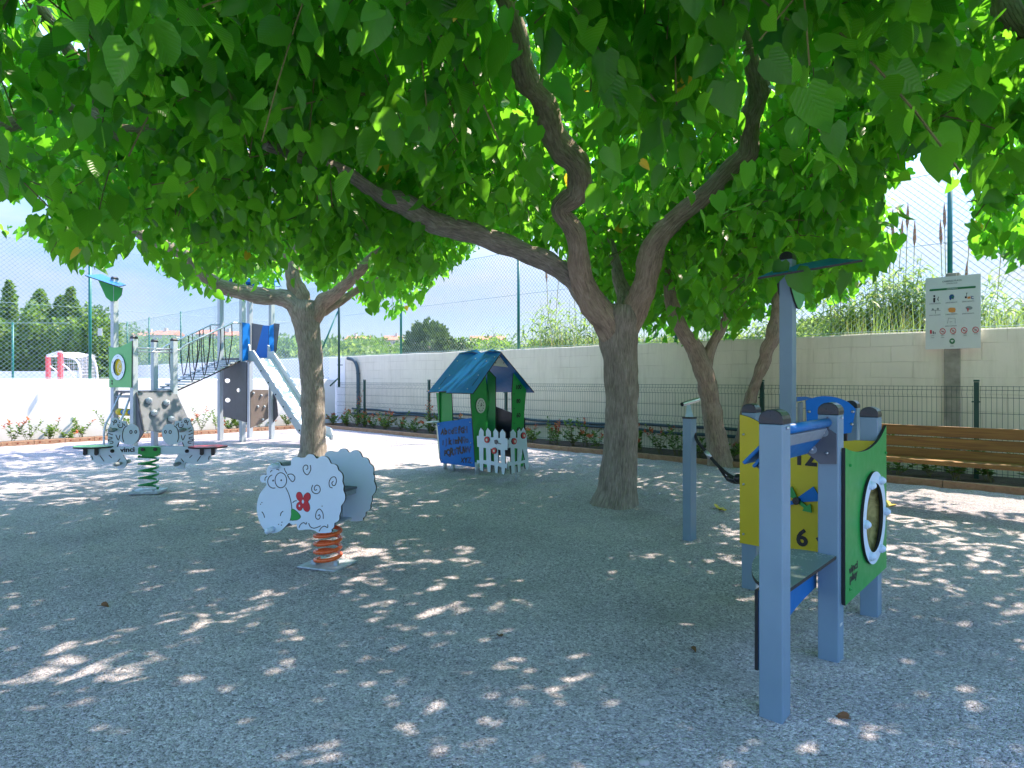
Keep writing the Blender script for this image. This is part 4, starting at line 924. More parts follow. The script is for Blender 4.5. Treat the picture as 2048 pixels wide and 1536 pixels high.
# ---------------------------------------------------------------- playhouse
PH = (5.296, 830, 680); HO = Vector((-0.48, 8.42, 0)); ga = Vector((0.677, 0.735, 0)).normalized(); sb_ = Vector((-0.735, 0.677, 0)).normalized()
ph = thing('playhouse', 'small blue roofed green playhouse with alphabet board and white picket fence', 'playhouse', tuple(HO))
fG = (HO, ga, ZZ); fS = (HO, -sb_, ZZ)                    # gable front; left side (x runs towards the viewer)
tG = lambda p: trace(fG, p, *PH); tS = lambda p: trace(fS, p, *PH)
nG = ga.cross(ZZ); nS = (-sb_).cross(ZZ)
EG = [M['green'], M['edge']]
q = MB(); q.plate(fG, [tG([(640,1352),(775,1345),(768,960),(752,900),(765,640),(748,370),(588,552),(600,760),(620,1000)])], 0.014); cw = q.build('corner_wall', EG, ph)
q = MB(); q.plate(fG, [tG(ell(690, 695, 50, 80, 28))], 0.012, 0.013); ck = q.build('toy_clock', [M['cream'], M['edge']], cw)
for i in range(12):
    a = R(30*i); q = MB(); c0 = tG([(690, 695)])[0]; q.plate(fG, [ell(c0[0]+0.052*math.cos(a), c0[1]+0.072*math.sin(a), 0.006, 0.009, 6)], 0.001, 0.0145); q.build('hour_mark', M['ink'], ck)
q = MB(); q.stroke(fG, tG([(688, 705), (693, 680), (697, 665)]), 0.010, 0.016); q.stroke(fG, tG([(690, 700), (705, 685)]), 0.010, 0.016); q.build('clock_hand', M['ink'], ck)
jfr = (HO+ga*0.235, sb_, ZZ)
q = MB(); q.plate((HO+ga*0.375, ga*0+sb_*-1, ZZ), [[(0, 0.12), (0, 1.28), (-0.16, 1.40), (-0.155, 1.2), (-0.10, 0.95), (-0.15, 0.75), (-0.15, 0.12)][::-1]], 0.014); q.build('door_reveal', EG, ph)
q = MB(); q.plate(fG, [tG([(1025,1340),(1148,1335),(1150,1000),(1158,760),(1183,490),(1045,328),(1028,560),(1030,800),(1018,1000)])], 0.014); rw = q.build('height_chart_wall', EG, ph)
for s_, yz in (('100', 520), ('80', 668), ('60', 818), ('40', 968)):
    a = tG([(1095, yz)])[0]; text_mesh('numeral', s_, fG, a[0], a[1], 0.085, M['ink'], rw, 0.002, 0.0006, 'CENTER', 1.0)
for yz in (570, 725, 880):
    q = MB(); q.stroke(fG, tG([(1042, yz), (1058, yz+2)]), 0.008, 0.002); q.build('chart_mark', M['ink'], rw)
q = MB(); q.plate(fG, [tG([(815,268),(1010,290),(915,150)])], 0.012, -0.02); gp_ = q.build('gable_panel', [M['cream'], M['edge']], ph)
bolts(gp_, [fG[0]+fG[1]*a_+V(0, 0, z_)-nG*0.02 for a_, z_ in tG([(863, 242), (950, 242), (905, 187)])], nG, 0.008, 'grey')
# side wall
q = MB(); q.plate(fS, [tS([(222,560),(385,560),(395,870),(250,880),(238,740)])], 0.014, -0.004); q.build('side_post_board', EG, ph)
q = MB(); q.plate(fS, [tS([(242,875),(605,825),(622,1050),(642,1345),(280,1300),(262,1080)])], 0.014, 0.014); bb = q.build('alphabet_board', [M['blueB'], M['edge']], ph)
def row(txt, x0, x1, y0, y1, hgt, inks=None):
    n = len(txt)
    for i, c_ in enumerate(txt):
        k_ = i/(max(n-1, 1)); a = tS([(x0+(x1-x0)*k_, y0+(y1-y0)*k_)])[0]
        text_mesh('letter', c_, fS, a[0], a[1], hgt*(0.9+0.25*((i*7) % 3)/2), M['inkb' if inks and inks[i] == 'b' else 'ink'], bb, 0.0155, 0.0006, 'CENTER', 0.95, -3+((i*5) % 3)*3)
row('AbcdEfGH', 300, 545, 1000, 980, 0.115, 'kkbkbkkb'); row('iJklmNÑo', 305, 560, 1110, 1085, 0.105, 'kbkbkkbb'); row('PQRSTUVW', 330, 570, 1225, 1190, 0.115, 'kkkbkkkb'); row('XYZ', 512, 585, 1295, 1300, 0.09, 'kkb')
bolts(bb, [fS[0]+fS[1]*a_+V(0, 0, z_)+nS*0.014 for a_, z_ in tS([(262, 905), (592, 870), (600, 1090), (615, 1300), (290, 1270)])], nS, 0.007)
# far side walls, low black panel, outside shelf
B0 = HO+sb_*0.70; fBk = (B0, ga, ZZ)
q = MB(); q.plate(fBk, [[(0, 0.12), (0.22, 0.12), (0.22, 1.33), (-0.02, 1.10)]], 0.014); q.build('rear_wall_board', EG, ph)
q = MB(); q.plate(fBk, [[(0.80, 0.12), (1.0, 0.12), (1.02, 1.08), (0.80, 1.33)]], 0.014); q.build('rear_wall_board', EG, ph)
q = MB(); q.plate((HO+ga*1.0, -sb_, ZZ), [[(-0.66, 0.12), (-0.02, 0.12), (-0.02, 0.70), (-0.66, 0.86)]], 0.014); q.build('dark_side_panel', [M['black'], M['edge']], ph)
q = MB(); q.plate(fBk, [[(0.2, 0.12), (0.84, 0.12), (0.84, 0.62), (0.2, 0.62)]], 0.014, 0.03); q.build('dark_rear_panel', [M['black'], M['edge']], ph)
q = MB(); fq = (HO+sb_*0.74, -sb_, ZZ); q.plate(fq, [trace(fq, [(205,905),(245,905),(275,1260),(240,1262)], *PH)], 0.02, -0.03); q.obox(HO+sb_*0.76+V(0, 0, 0.66), sb_*0.06, ga*0.16, V(0, 0, 0.008)); q.build('side_shelf', [M['cream'], M['edge']], ph)
# roof: two boards with humped ridge
zE, zR = 1.072, 1.624; aL, aR, aM = -0.145, 1.07, 0.44
def hp(a_, b_, z_): return HO+ga*a_+sb_*b_+V(0, 0, z_)
def slope(nm, aE, top_pts, eave_pts):
    U = -sb_ if aE < aM else sb_
    Ev = hp(aE, 0, zE); Rv = hp(aM, 0, zR); W = (Rv-Ev).normalized(); ln = (Rv-Ev).length
    N = U.cross(W)
    if N.z < 0: U = -U
    sgn = 1 if U.dot(sb_) > 0 else -1
    pts = [(b_*sgn, w_) for b_, w_ in eave_pts]+[(b_*sgn, ln+w_) for b_, w_ in top_pts]
    q = MB(); q.plate((Ev, U, W), [pts], 0.014); return q.build(nm, [M['blue'], M['edge']], ph), (Ev, U, W), sgn, ln
fr_, fR, sg_, ln_ = slope('roof_board', aL, [(-0.05, 0.0), (0.17, 0.075), (0.34, 0.0), (0.50, 0.085), (0.80, 0.02), (0.80, 0.0)][:5], [(0.80, 0), (0.60, 0.02), (0.43, 0.03), (0.42, 0.0), (-0.10, 0)])
fq_, fR2, sg2, _ = slope('roof_board', aR, [(-0.05, 0.0), (0.17, 0.03), (0.34, -0.02), (0.50, 0.03), (0.80, 0.0)], [(0.80, 0), (-0.10, 0)])
q = MB()
for b_ in (0.02, 0.66): q.stroke(fR, [(b_*sg_, 0.14), (b_*sg_, 0.30)], 0.012, 0.002)
q.build('roof_slot', M['edge'], fr_)
bolts(fr_, [fR[0]+fR[1]*b_*sg_+fR[2]*w_+fR[1].cross(fR[2])*0.001 for b_, w_ in ((0.06, 0.08), (0.62, 0.08), (0.05, 0.34), (0.62, 0.34), (0.10, 0.62), (0.36, 0.68), (0.7, 0.64), (0.0, 0.7))], fR[1].cross(fR[2]), 0.008)
# feet
for b_ in (P(906, 942, 8.74), P(953.5, 949, 8.42), P(1032, 959, 7.98), hp(0.98, 0.05, 0), hp(0.98, 0.66, 0), hp(0.05, 0.66, 0)):
    q = MB(); r_ = 0.008 if abs(b_.y-7.98) < 0.01 else 0.026; q.cyl((b_.x, b_.y, -0.03), (b_.x, b_.y, 0.16), r_, 12); q.build('foot', M['galv'], ph, smooth=True)
# picket porch
fP = vframe(-0.44, 8.11, 0.68, -0.735); tP = lambda p: trace(fP, p, *PH); nP = fP[1].cross(ZZ)
q = MB(); q.plate(fP, [tP([(655,1015),(675,1015),(680,965),(697,928),(728,965),(728,1018),(752,1018),(750,968),(770,932),(803,970),(805,1028),(832,1030),(828,972),(850,937),(882,978),(882,1038),(900,1040),(898,982),(925,945),(958,985),(958,1040),(980,1045),(980,1165),(952,1165),(955,1310),(975,1310),(975,1362),(955,1355),(945,1425),(920,1420),(915,1350),(880,1335),(875,1412),(848,1405),(840,1330),(802,1322),(800,1400),(770,1395),(760,1318),(722,1310),(722,1388),(688,1380),(683,1305),(655,1310),(655,1272),(682,1275),(678,1135),(660,1130)][::-1]),
      tP([(725,1142),(752,1145),(755,1275),(725,1272)]), tP([(800,1150),(835,1158),(838,1288),(806,1282)]), tP([(880,1160),(905,1165),(915,1305),(882,1298)])], 0.013); pf = q.build('picket_fence', [M['white'], M['edge']], ph)
c4 = fP[0]+fP[1]*(tP([(990, 1200)])[0][0]); fP2 = vframe(c4.x, c4.y, 0.36, 0.93); t2_ = lambda p: trace(fP2, p, *PH); n2 = fP2[1].cross(ZZ)
q = MB(); q.plate(fP2, [t2_([(998,1040),(1010,1035),(1010,975),(1038,945),(1068,985),(1068,1035),(1085,1035),(1085,970),(1108,938),(1122,970),(1148,925),(1170,960),(1180,1020),(1190,1150),(1205,1340),(1190,1370),(1172,1365),(1160,1300),(1120,1310),(1118,1395),(1088,1400),(1085,1320),(1058,1322),(1055,1410),(1022,1420),(1018,1330),(998,1335),(996,1290),(1018,1290),(1012,1140),(998,1140)][::-1]),
      t2_([(1055,1145),(1085,1150),(1082,1282),(1058,1290)]), t2_([(1140,1150),(1165,1270),(1125,1280)])], 0.013); pf2 = q.build('picket_fence', [M['white'], M['edge']], ph)
def mush(fr, tr_, x, y, par, rx=26, ry=34):
    q = MB(); q.plate(fr, [tr_(ell(x, y, rx, ry, 20))], 0.014, 0.014); k_ = q.build('flower_disc', [M['red'], M['edge']], par)
    q = MB(); q.plate(fr, [tr_(ell(x+2, y+2, rx*0.38, ry*0.42, 14))], 0.004, 0.019); q.build('disc_centre', M['cream'], k_)
mush(fP, tP, 768, 1055, pf); mush(fP, tP, 845, 1172, pf); mush(fP2, t2_, 1043, 1072, pf2, 24, 34); mush(fP2, t2_, 1142, 1012, pf2, 23, 34)
q = MB(); q.plate(fP, [tP([(846,1062),(866,1055),(882,1072),(880,1085),(915,1098),(915,1104),(878,1094),(868,1105),(850,1095)])], 0.008, 0.012); q.build('leaf_latch', M['grey'], pf)
for yz in (1100, 1330):
    q = MB(); a = c4+V(0, 0, tP([(985, yz)])[0][1]); q.cyl(a-V(0, 0, 0.05), a+V(0, 0, 0.05), 0.010, 10); q.build('hinge', M['galv'], pf, smooth=True)

# ---------------------------------------------------------------- climbing frame with bridge, tower and slide
cf = thing('climbing_frame', 'large climbing frame with bridge, blue topped tower and metal slide', 'climbing frame', (-6.2, 12.0, 0))
c2, c3, c4_, cM = V(-6.515, 11.03, 0), V(-6.18, 11.70, 0), V(-6.72, 12.03, 0), V(-7.055, 11.36, 0)
u1 = (c3-c2).normalized(); u2 = V(-u1.y, u1.x, 0); hs2 = 0.045
for p in (c2, c3, c4_): sqpost('post', p.x, p.y, 1.95, hs2, u1, u2, cf, 'postL')
ma = sqpost('mast', cM.x, cM.y, 3.02, hs2, u1, u2, cf, 'postL')
Y0 = 11.3
q = MB(); poly3(q, [P(170, 552, 11.0), P(236, 579, 10.9), P(252, 571, 11.4), P(203, 549.5, 11.8)][::-1], 0.015); q.build('mast_roof', [M['blue'], M['edge']], ma)
q = MB(); fm = vframe(cM.x, cM.y-0.06, 1, 0.15); q.plate(fm, [trace(fm, [(196, 560), (212, 595), (222, 603), (233, 602), (243, 590), (245, 576), (225, 570)])], 0.014); q.build('roof_gusset', [M['green'], M['edge']], ma)
ZB = (6.983, 200, 660)
fg2 = (cM-u2*0+V(0, 0, 0), (c2-cM).normalized(), ZZ); ng2 = fg2[1].cross(ZZ); fg2 = (fg2[0]+ng2*(hs2+0.003), fg2[1], ZZ)
pl = trace(fg2, [(140,800),(450,805),(455,150),(400,185),(340,212),(295,235),(250,243),(190,246),(135,236)], *ZB)
hc2 = trace(fg2, [(272, 520)], *ZB)[0]; e_ = trace(fg2, ell(272, 518, 68, 150, 30), *ZB)
hx0 = (min(a for a, b in e_)+max(a for a, b in e_))/2; hz0 = hc2[1]; hr2 = 0.165
q = MB(); q.plate(fg2, [pl, ell(hx0, hz0, hr2, hr2, 32)], 0.014, 0.014); gb2 = q.build('porthole_board', [M['greenL'], M['edge']], cf)
q = MB(); q.plate(fg2, [ell(hx0, hz0, 0.225, 0.225, 36), ell(hx0, hz0, 0.150, 0.150, 36)], 0.013, 0.029); q.build('porthole_ring', [M['white'], M['edge']], gb2)
q = MB(); q.plate(fg2, [ell(hx0, hz0, 0.16, 0.16, 24)], 0.004, -0.006); q.build('yellow_disc', [M['yellow'], M['edge']], gb2)
q = MB(); rr = random.Random(3)
for i in range(9):
    a = rr.random()*6.28; r0 = 0.02+0.09*rr.random(); q.stroke(fg2, spl([(hx0+r0*math.cos(a+t), hz0+r0*math.sin(a+t)*1.0) for t in (0, 0.6, 1.2, 1.9)], 3), 0.010, -0.003, 0.001)
q.build('maze_pattern', M['sign'], gb2)
bolts(gb2, [fg2[0]+fg2[1]*(hx0+0.187*math.cos(R(60*k_+30)))+V(0, 0, hz0+0.187*math.sin(R(60*k_+30)))+ng2*0.029 for k_ in range(6)], ng2, 0.012, 'steel', 'ring_bolt')
a = trace(fg2, [(168, 762)], *ZB)[0]; text_mesh('lettering', 'vp', fg2, a[0], a[1], 0.06, M['ink'], gb2, 0.015); text_mesh('lettering', 'vp', fg2, a[0], a[1]+0.05, 0.06, M['ink'], gb2, 0.015)
# deck
q = MB(); ce = (c2+c3+c4_+cM)/4; q.obox(ce+V(0, 0, 1.035), (c3-c2)/2, (cM-c2)/2, V(0, 0, 0.018)); q.build('deck', M['grey'], cf, bevel=0.003)
q = MB()
for a_, b_ in ((c2, c3), (c3, c4_), (c4_, cM), (cM, c2)): q.tube([a_+V(0, 0, 0.95), b_+V(0, 0, 0.95)], 0.018, 8)
q.build('deck_frame', M['greyL'], cf, smooth=True)
# climbing wall sloping out below the deck
n23 = V(u1.y, -u1.x, 0); tA = c2+n23*0.06+u1*0.0+V(0, 0, 1.03); tB = c3+n23*0.06+u1*0.0+V(0, 0, 1.03); bA = c2+n23*0.26+u1*0.02+V(0, 0, 0.34); bB = c3+n23*0.30+u1*0.08+V(0, 0, 0.40)
Uc = (tB-tA).normalized(); Wc = ((tA+tB)/2-(bA+bB)/2).normalized(); Nc = Uc.cross(Wc).normalized(); Wc = Nc.cross(Uc); fC = (bA, Uc, Wc)
w3 = (tB-tA).length; h3 = (tA-bA).dot(Wc)
q = MB(); q.plate(fC, [[(-0.03, 0.05), (0.10, 0.03), (w3*0.55, -0.02), (w3+0.10, 0.05), (w3+0.12, 0.22), (w3, h3), (-0.01, h3)]], 0.018); cwl = q.build('climbing_wall', [M['greyM'], M['edge']], cf)
for (x, y) in ((672, 990), (920, 1020), (745, 1160), (985, 1245)):
    D = Vector(((ZB[1]+x/ZB[0]-1024)/F, 1, (HZ-(ZB[2]+y/ZB[0]))/F)); e = V(0, 0, E); t = (fC[0]-e).dot(Nc)/D.dot(Nc); p = e+D*t
    q = MB(); q.ball(p+Nc*0.02, 0.066, (1, 1, 0.9), 7); q.build('climbing_hold', M['postL'], cwl, smooth=True); q = MB(); q.cyl(p+Nc*0.06, p+Nc*0.075, 0.012, 8); q.build('hold_bolt', M['cap'], cwl)
q = MB(); q.plate((c2+n23*0.0-u2*0, n23, ZZ), [[(0.05, 1.03), (0.07, 1.03), (0.27, 0.36), (0.10, 0.18), (0.05, 0.18)][::-1]], 0.016); q.build('wall_cheek', [M['grey'], M['edge']], cf)
# abacus rollers
vA, vB = cM+V(0, 0, 0.68), c2+V(0, 0, 0.68); q = MB(); q.tube([vA, vB], 0.012, 8); ab = q.build('abacus_bar', M['steel'], cf, smooth=True)
for k_, (f0_, f1_, m_, r_) in enumerate(((0.20, 0.42, 'yellow', 0.062), (0.43, 0.56, 'blue', 0.045), (0.57, 0.78, 'yellow', 0.062), (0.80, 0.92, 'blue', 0.045))):
    q = MB(); a_, b_ = vA.lerp(vB, f0_), vA.lerp(vB, f1_); q.tube([a_, a_.lerp(b_, .15), a_.lerp(b_, .85), b_], [r_*0.8, r_, r_, r_*.8], 16); q.build('roller', M[m_], ab, smooth=True)
# handrails and curved ladder
q = MB()
for z_ in (1.80, 1.74): q.tube([c2+V(0, 0, z_), c3+V(0, 0, z_)], 0.013, 8)
q.tube([c4_+V(0, 0, 1.8), c3+V(0, 0, 1.8)], 0.013, 8); q.build('hand_rail', M['steel'], cf, smooth=True)
q = MB()
for o_ in (V(0, 0, 0), -u1*0.0+u2*-0.35):
    b0_ = cM+u2*0.10-u1*0.0
    pts, _ = smooth_path([(P(250, 785, 11.5)+o_, .02), (P(240, 790, 11.3)+o_*0.9, .02), (P(222, 828, 11.1)+o_, .02), (P(209, 858, 11.0)+o_, .02), (V(P(208, 896, 11.0).x, 11.0, 0)+V(o_.x, o_.y, 0), .02)], 5); q.tube(pts, 0.017, 8)
q.build('curved_ladder', M['galv'], cf, smooth=True)
# tower
k1, k2, k3, k4 = V(-6.02, 13.22, 0), V(-5.39, 12.80, 0), V(-5.66, 13.82, 0), V(-5.03, 13.40, 0)
v1 = (k2-k1).normalized(); v2 = V(-v1.y, v1.x, 0)
for p in (k1, k2, k3, k4): sqpost('tower_post', p.x, p.y, 3.25, 0.045, v1, v2, cf, 'postL')
tc_ = (k1+k2+k3+k4)/4
for sgn in (1, -1):
    q = MB(); a_, b_ = (k1, k3) if sgn > 0 else (k2, k4); A0 = a_-v2*0.12+V(0, 0, 3.2)-v1*0.12*sgn; B0_ = b_+v2*0.12+V(0, 0, 3.2)-v1*0.12*sgn
    mid = tc_+V(0, 0, 3.75); poly3(q, [A0, B0_, mid+(B0_-A0)/2, mid-(B0_-A0)/2], 0.014); q.build('tower_roof', [M['blueB'], M['edge']], cf)
q = MB(); q.obox(tc_+V(0, 0, 1.66), (k2-k1)/2, (k3-k1)/2, V(0, 0, 0.025)); q.build('tower_deck', M['grey'], cf, bevel=0.003)
SC = (4.267, 400, 560)
fT = (k2, (k4-k2).normalized(), ZZ); nT = fT[1].cross(ZZ); fTo = (k2+nT*0.05, fT[1], ZZ); tT = lambda p: trace(fTo, p, *SC)
BB = [M['blueB'], M['edge']]
q = MB(); q.plate(fTo, [tT([(362,695),(415,680),(425,590),(425,372),(362,362)])], 0.014); q.build('gate_board', BB, cf)
q = MB(); q.plate(fTo, [tT([(585,670),(642,690),(640,372),(590,392)])], 0.014); q.build('gate_board', BB, cf)
fTk = (k3, (k4-k3).normalized(), ZZ); tK = lambda p: trace(fTk, p, *SC)
q = MB(); q.plate(fTk, [tK([(440,368),(540,385),(470,660),(440,640)])], 0.014); q.build('back_board', [M['grey'], M['edge']], cf)
q = MB(); q.plate(fTk, [tK([(470,662),(590,664),(592,390),(540,388)])], 0.014, 0.01); q.build('back_board', BB, cf)
q = MB(); q.plate(fTk, [tK([(640,370),(686,374),(660,600),(642,640)])], 0.014, 0.03); q.build('back_board', [M['grey'], M['edge']], cf)
fK1 = (k1, v1, ZZ); nK = v1.cross(ZZ); fK = (k1+nK*0.0, v1, ZZ); tk = lambda p: trace(fK, p, *SC)
q = MB(); q.plate(fK, [tk([(216,1165),(335,1190),(415,1215),(418,700),(218,700)]), tk(ell(250, 860, 26, 20, 18)), tk(ell(252, 1025, 26, 20, 18)), tk(ell(345, 940, 20, 18, 18))], 0.018, 0.05); q.build('crawl_board', [M['grey'], M['edge']], cf)
fK4 = (k2-v2*0+v1*0.02, (k4-k2).normalized(), ZZ)
q = MB(); q.plate(fTo, [trace(fTo, [(440,1265),(530,1225),(592,1180),(592,938),(465,935),(440,960)], *SC)], 0.016, -0.03); tw = q.build('tower_climbing_wall', [simple('brown_grey_panel', (0.16, 0.135, 0.12), 0.5), M['edge']], cf)
q = MB()
for c_ in ((462, 965), (530, 985), (500, 1080), (555, 1080), (540, 1190)):
    a = tT([c_])[0]; p = fTo[0]+fTo[1]*a[0]+V(0, 0, a[1]); q.ball(p-nT*0.02, 0.028, n=8)
q.build('climbing_hold', M['postL'], tw, smooth=True)
q = MB(); q.plate((k4+nT*0.04, v1*-1*-1, ZZ), [[(0.0, 0.35), (0.16, 0.5), (0.10, 0.85), (0.0, 1.0)][::-1]], 0.014); q.build('side_fin', [M['grey'], M['edge']], cf)
# slide
sdv = v1.copy(); s_w = 0.23; s0 = (k2+k4)/2+v1*0.02
prof = [(0.0, 1.67), (0.16, 1.66), (0.30, 1.56), (1.42, 0.45), (1.60, 0.29), (1.76, 0.20), (1.90, 0.175), (1.97, 0.14)]
pr = spl(prof, 4); tdir = (k4-k2).normalized()
def slp(s_, z_, o_): return s0+sdv*s_+tdir*o_+V(0, 0, z_)
q = MB(); vs = []; 
for s_, z_ in pr: vs += [slp(s_, z_, -s_w), slp(s_, z_, s_w), slp(s_, z_-0.012, -s_w), slp(s_, z_-0.012, s_w)]
fs = []
for i in range(len(pr)-1): b_ = i*4; fs += [(b_, b_+1, b_+5, b_+4), (b_+3, b_+2, b_+6, b_+7)]
q.add(vs, fs); sld = q.build('slide_bed', simple('polished_steel', (0.75, 0.77, 0.8), 0.38, 0.35, 0.05, 5), cf, smooth=True)
for sgn in (-1, 1):
    up = [(s_, z_+0.16) for s_, z_ in pr]; up[0] = (0.02, pr[0][1]+0.30); up[1] = (0.05, pr[1][1]+0.26); up[-1] = (2.0, 0.2)
    fsd = (s0+tdir*sgn*(s_w+0.004), sdv, ZZ); lo_ = [(s_, z_-0.05) for s_, z_ in pr]
    q = MB(); q.plate(fsd, [lo_+up[::-1]], 0.035, 0.018, 0, 0); q.build('slide_rail', M['postL'], cf, bevel=0.006)
    if sgn == -1:
        nn = fsd[1].cross(ZZ); bolts(cf, [fsd[0]+sdv*s_+V(0, 0, z_)+nn*0.018 for s_, z_ in ((0.45, 1.42), (0.68, 1.19), (0.91, 0.96), (1.14, 0.73), (1.37, 0.51), (1.62, 0.30), (1.8, 0.23))], nn, 0.016, 'cap', 'rail_bolt')
q = MB(); q.tube([slp(1.85, 0.16, 0), slp(1.85, -0.05, 0)], 0.03, 10); q.build('slide_foot', M['galv'], cf, smooth=True)
# bridge of sloping deck with rope sides
bA_, bB_ = (c3+c4_)/2, (k1+k2)/2
for (pa, pb) in ((c3, k2), (c4_, k1)):
    A0, B0_ = pa.copy(), pb.copy(); dd = (B0_-A0)
    q = MB(); pts, _ = smooth_path([(A0+V(0, 0, 1.80), .02), (A0+dd*0.08+V(0, 0, 1.80), .02), (A0+dd*0.2+V(0, 0, 1.92), .02), (A0+dd*0.78+V(0, 0, 2.32), .02), (A0+dd*0.88+V(0, 0, 2.37), .02), (B0_+V(0, 0, 2.37), .02)], 4)
    q.tube(pts, 0.017, 8); q.build('bridge_rail', M['steel'], cf, smooth=True)
    for k_ in range(4):
        f_ = 0.25+0.17*k_; a_ = A0+dd*(f_-0.04); b_ = A0+dd*(f_+0.07); m_ = A0+dd*f_; zr = lambda t: 1.92+(t-0.2)*0.69; zd_ = 1.06+f_*0.62
        q = MB(); pts, _ = smooth_path([(a_+V(0, 0, zr(f_-0.04)), .01), (a_+V(0, 0, zr(f_)-0.35), .01), (m_+V(0, 0, zd_), .01), (b_+V(0, 0, zr(f_)-0.30), .01), (b_+V(0, 0, zr(f_+0.07)), .01)], 5)
        q.tube(pts, 0.009, 6); q.build('bridge_rope', M['rope'], cf, smooth=True)
for k_ in range(13):
    f_ = 0.03+k_*0.074; a_ = c3.lerp(k2, f_); b_ = c4_.lerp(k1, f_); z_ = 1.05+f_*0.62
    q = MB(); q.bar(a_+V(0, 0, z_), b_+V(0, 0, z_), 0.095, 0.03); q.build('bridge_plank', M['galv'], cf, bevel=0.004)
q = MB()
for (pa, pb) in ((c3, k2), (c4_, k1)): q.tube([pa+V(0, 0, 1.02), pa.lerp(pb, 0.5)+V(0, 0, 1.32), pb+V(0, 0, 1.64)], 0.013, 8)
q.build('bridge_cable', M['rope'], cf, smooth=True)

# ---------------------------------------------------------------- leaves
TV = np.array([(0, 0, 0), (0, .33, -.02), (0, .68, -.06), (0, 1.06, -.16), (-.20, -.14, .05), (-.43, .02, .09), (-.46, .34, .09), (-.29, .70, .01),
               (.20, -.14, .05), (.43, .02, .09), (.46, .34, .09), (.29, .70, .01)], dtype=float)
TF = [(0, 4, 5), (0, 5, 6, 1), (1, 6, 7, 2), (2, 7, 3), (0, 9, 8), (0, 1, 10, 9), (1, 2, 11, 10), (2, 3, 11)]
NV = np.array([(0, 0, 0), (0, .5, -.02), (0, 1.0, -.08), (-.17, .28, .04), (-.15, .66, .02), (.17, .28, .04), (.15, .66, .02)], dtype=float)   # narrow leaf
NF = [(0, 3, 4, 1), (1, 4, 2), (0, 1, 6, 5), (1, 2, 6)]
def norm(a): return a/np.maximum(np.linalg.norm(a, axis=1, keepdims=True), 1e-9)
def leafmesh(name, pos, tip, nrm, size, mats, parent, tv=TV, tf=TF, mi=None, uv=True, curl=None):
    pos = np.asarray(pos, float); n = len(pos); off = np.zeros(3); p = parent
    while p is not None: off += np.array(p.location); p = p.parent
    t = norm(np.asarray(tip, float)); nr = np.asarray(nrm, float); nr = norm(nr-t*(nr*t).sum(1, keepdims=True)); b = np.cross(nr, t)
    sz_ = np.asarray(size, float)[:, None, None]
    x = tv[None, :, 0, None]*(0.95 if curl is None else (0.74+0.34*np.random.default_rng(n).random(n))[:, None, None]); y = tv[None, :, 1, None]; z = tv[None, :, 2, None]
    if curl is not None: z = z*(0.4+1.6*np.asarray(curl)[:, None, None])
    v = pos[:, None, :]+sz_*(x*b[:, None, :]+y*t[:, None, :]+z*nr[:, None, :])-off
    k = len(tv); li = np.concatenate([np.array(f) for f in tf]); ls = np.array([len(f) for f in tf])
    loops = (np.arange(n)[:, None]*k+li[None, :]).ravel()
    tot = np.tile(ls, n); start = np.concatenate([[0], np.cumsum(tot)[:-1]])
    me = bpy.data.meshes.new(name); me.vertices.add(n*k); me.vertices.foreach_set('co', v.astype(np.float32).ravel())
    me.loops.add(len(loops)); me.loops.foreach_set('vertex_index', loops.astype(np.int32))
    me.polygons.add(len(tot)); me.polygons.foreach_set('loop_start', start.astype(np.int32)); me.polygons.foreach_set('loop_total', tot.astype(np.int32))
    mats = mats if isinstance(mats, list) else [mats]
    for m in mats: me.materials.append(m)
    if mi is not None: me.polygons.foreach_set('material_index', np.repeat(np.asarray(mi), len(tf)).astype(np.int32))
    me.polygons.foreach_set('use_smooth', [True]*len(tot))
    if uv:
        u = me.uv_layers.new(name='UVMap'); uu = tv[li][:, :2]; u.data.foreach_set('uv', np.tile(uu, (n, 1)).astype(np.float32).ravel())
    me.update(); me.validate()
    o = bpy.data.objects.new(name, me); C.objects.link(o); o.parent = parent; return o

def proj(p):
    p = np.asarray(p); Y = np.maximum(p[:, 1], 0.05); return 1024+F*p[:, 0]/Y, HZ-F*(p[:, 2]-E)/Y, p[:, 1]
# lower outline of the crowns as the photograph shows them (pruned into a level canopy)
YX = [-400, -40, 0, 30, 70, 100, 150, 200, 240, 262, 300, 340, 370, 400, 440, 480, 520, 560, 600, 640, 690, 725, 760, 800, 830, 855, 880, 910, 940, 965, 1000, 1030, 1070, 1120, 1160, 1240, 1275, 1300, 1350, 1400, 1440, 1470, 1500, 1540, 1570, 1620, 1660, 1700, 1725, 1760, 1800, 1815, 1830, 1850, 1868, 1885, 1900, 1925, 1945, 1980, 2000, 2048, 2400]
YY = [470, 460, 465, 470, 480, 515, 545, 545, 520, 495, 530, 555, 585, 595, 600, 605, 600, 590, 585, 600, 595, 620, 640, 640, 625, 580, 555, 540, 515, 485, 500, 480, 500, 520, 600, 610, 640, 690, 705, 700, 715, 680, 650, 640, 600, 615, 610, 610, 570, 545, 500, 430, 330, 300, 370, 395, 400, 330, 520, 560, 520, 590, 640]
def ymax(x): return np.interp(x, YX, YY)
LIMB = []                                             # (px, py, depth, radius px) of limbs that stay bare on this side
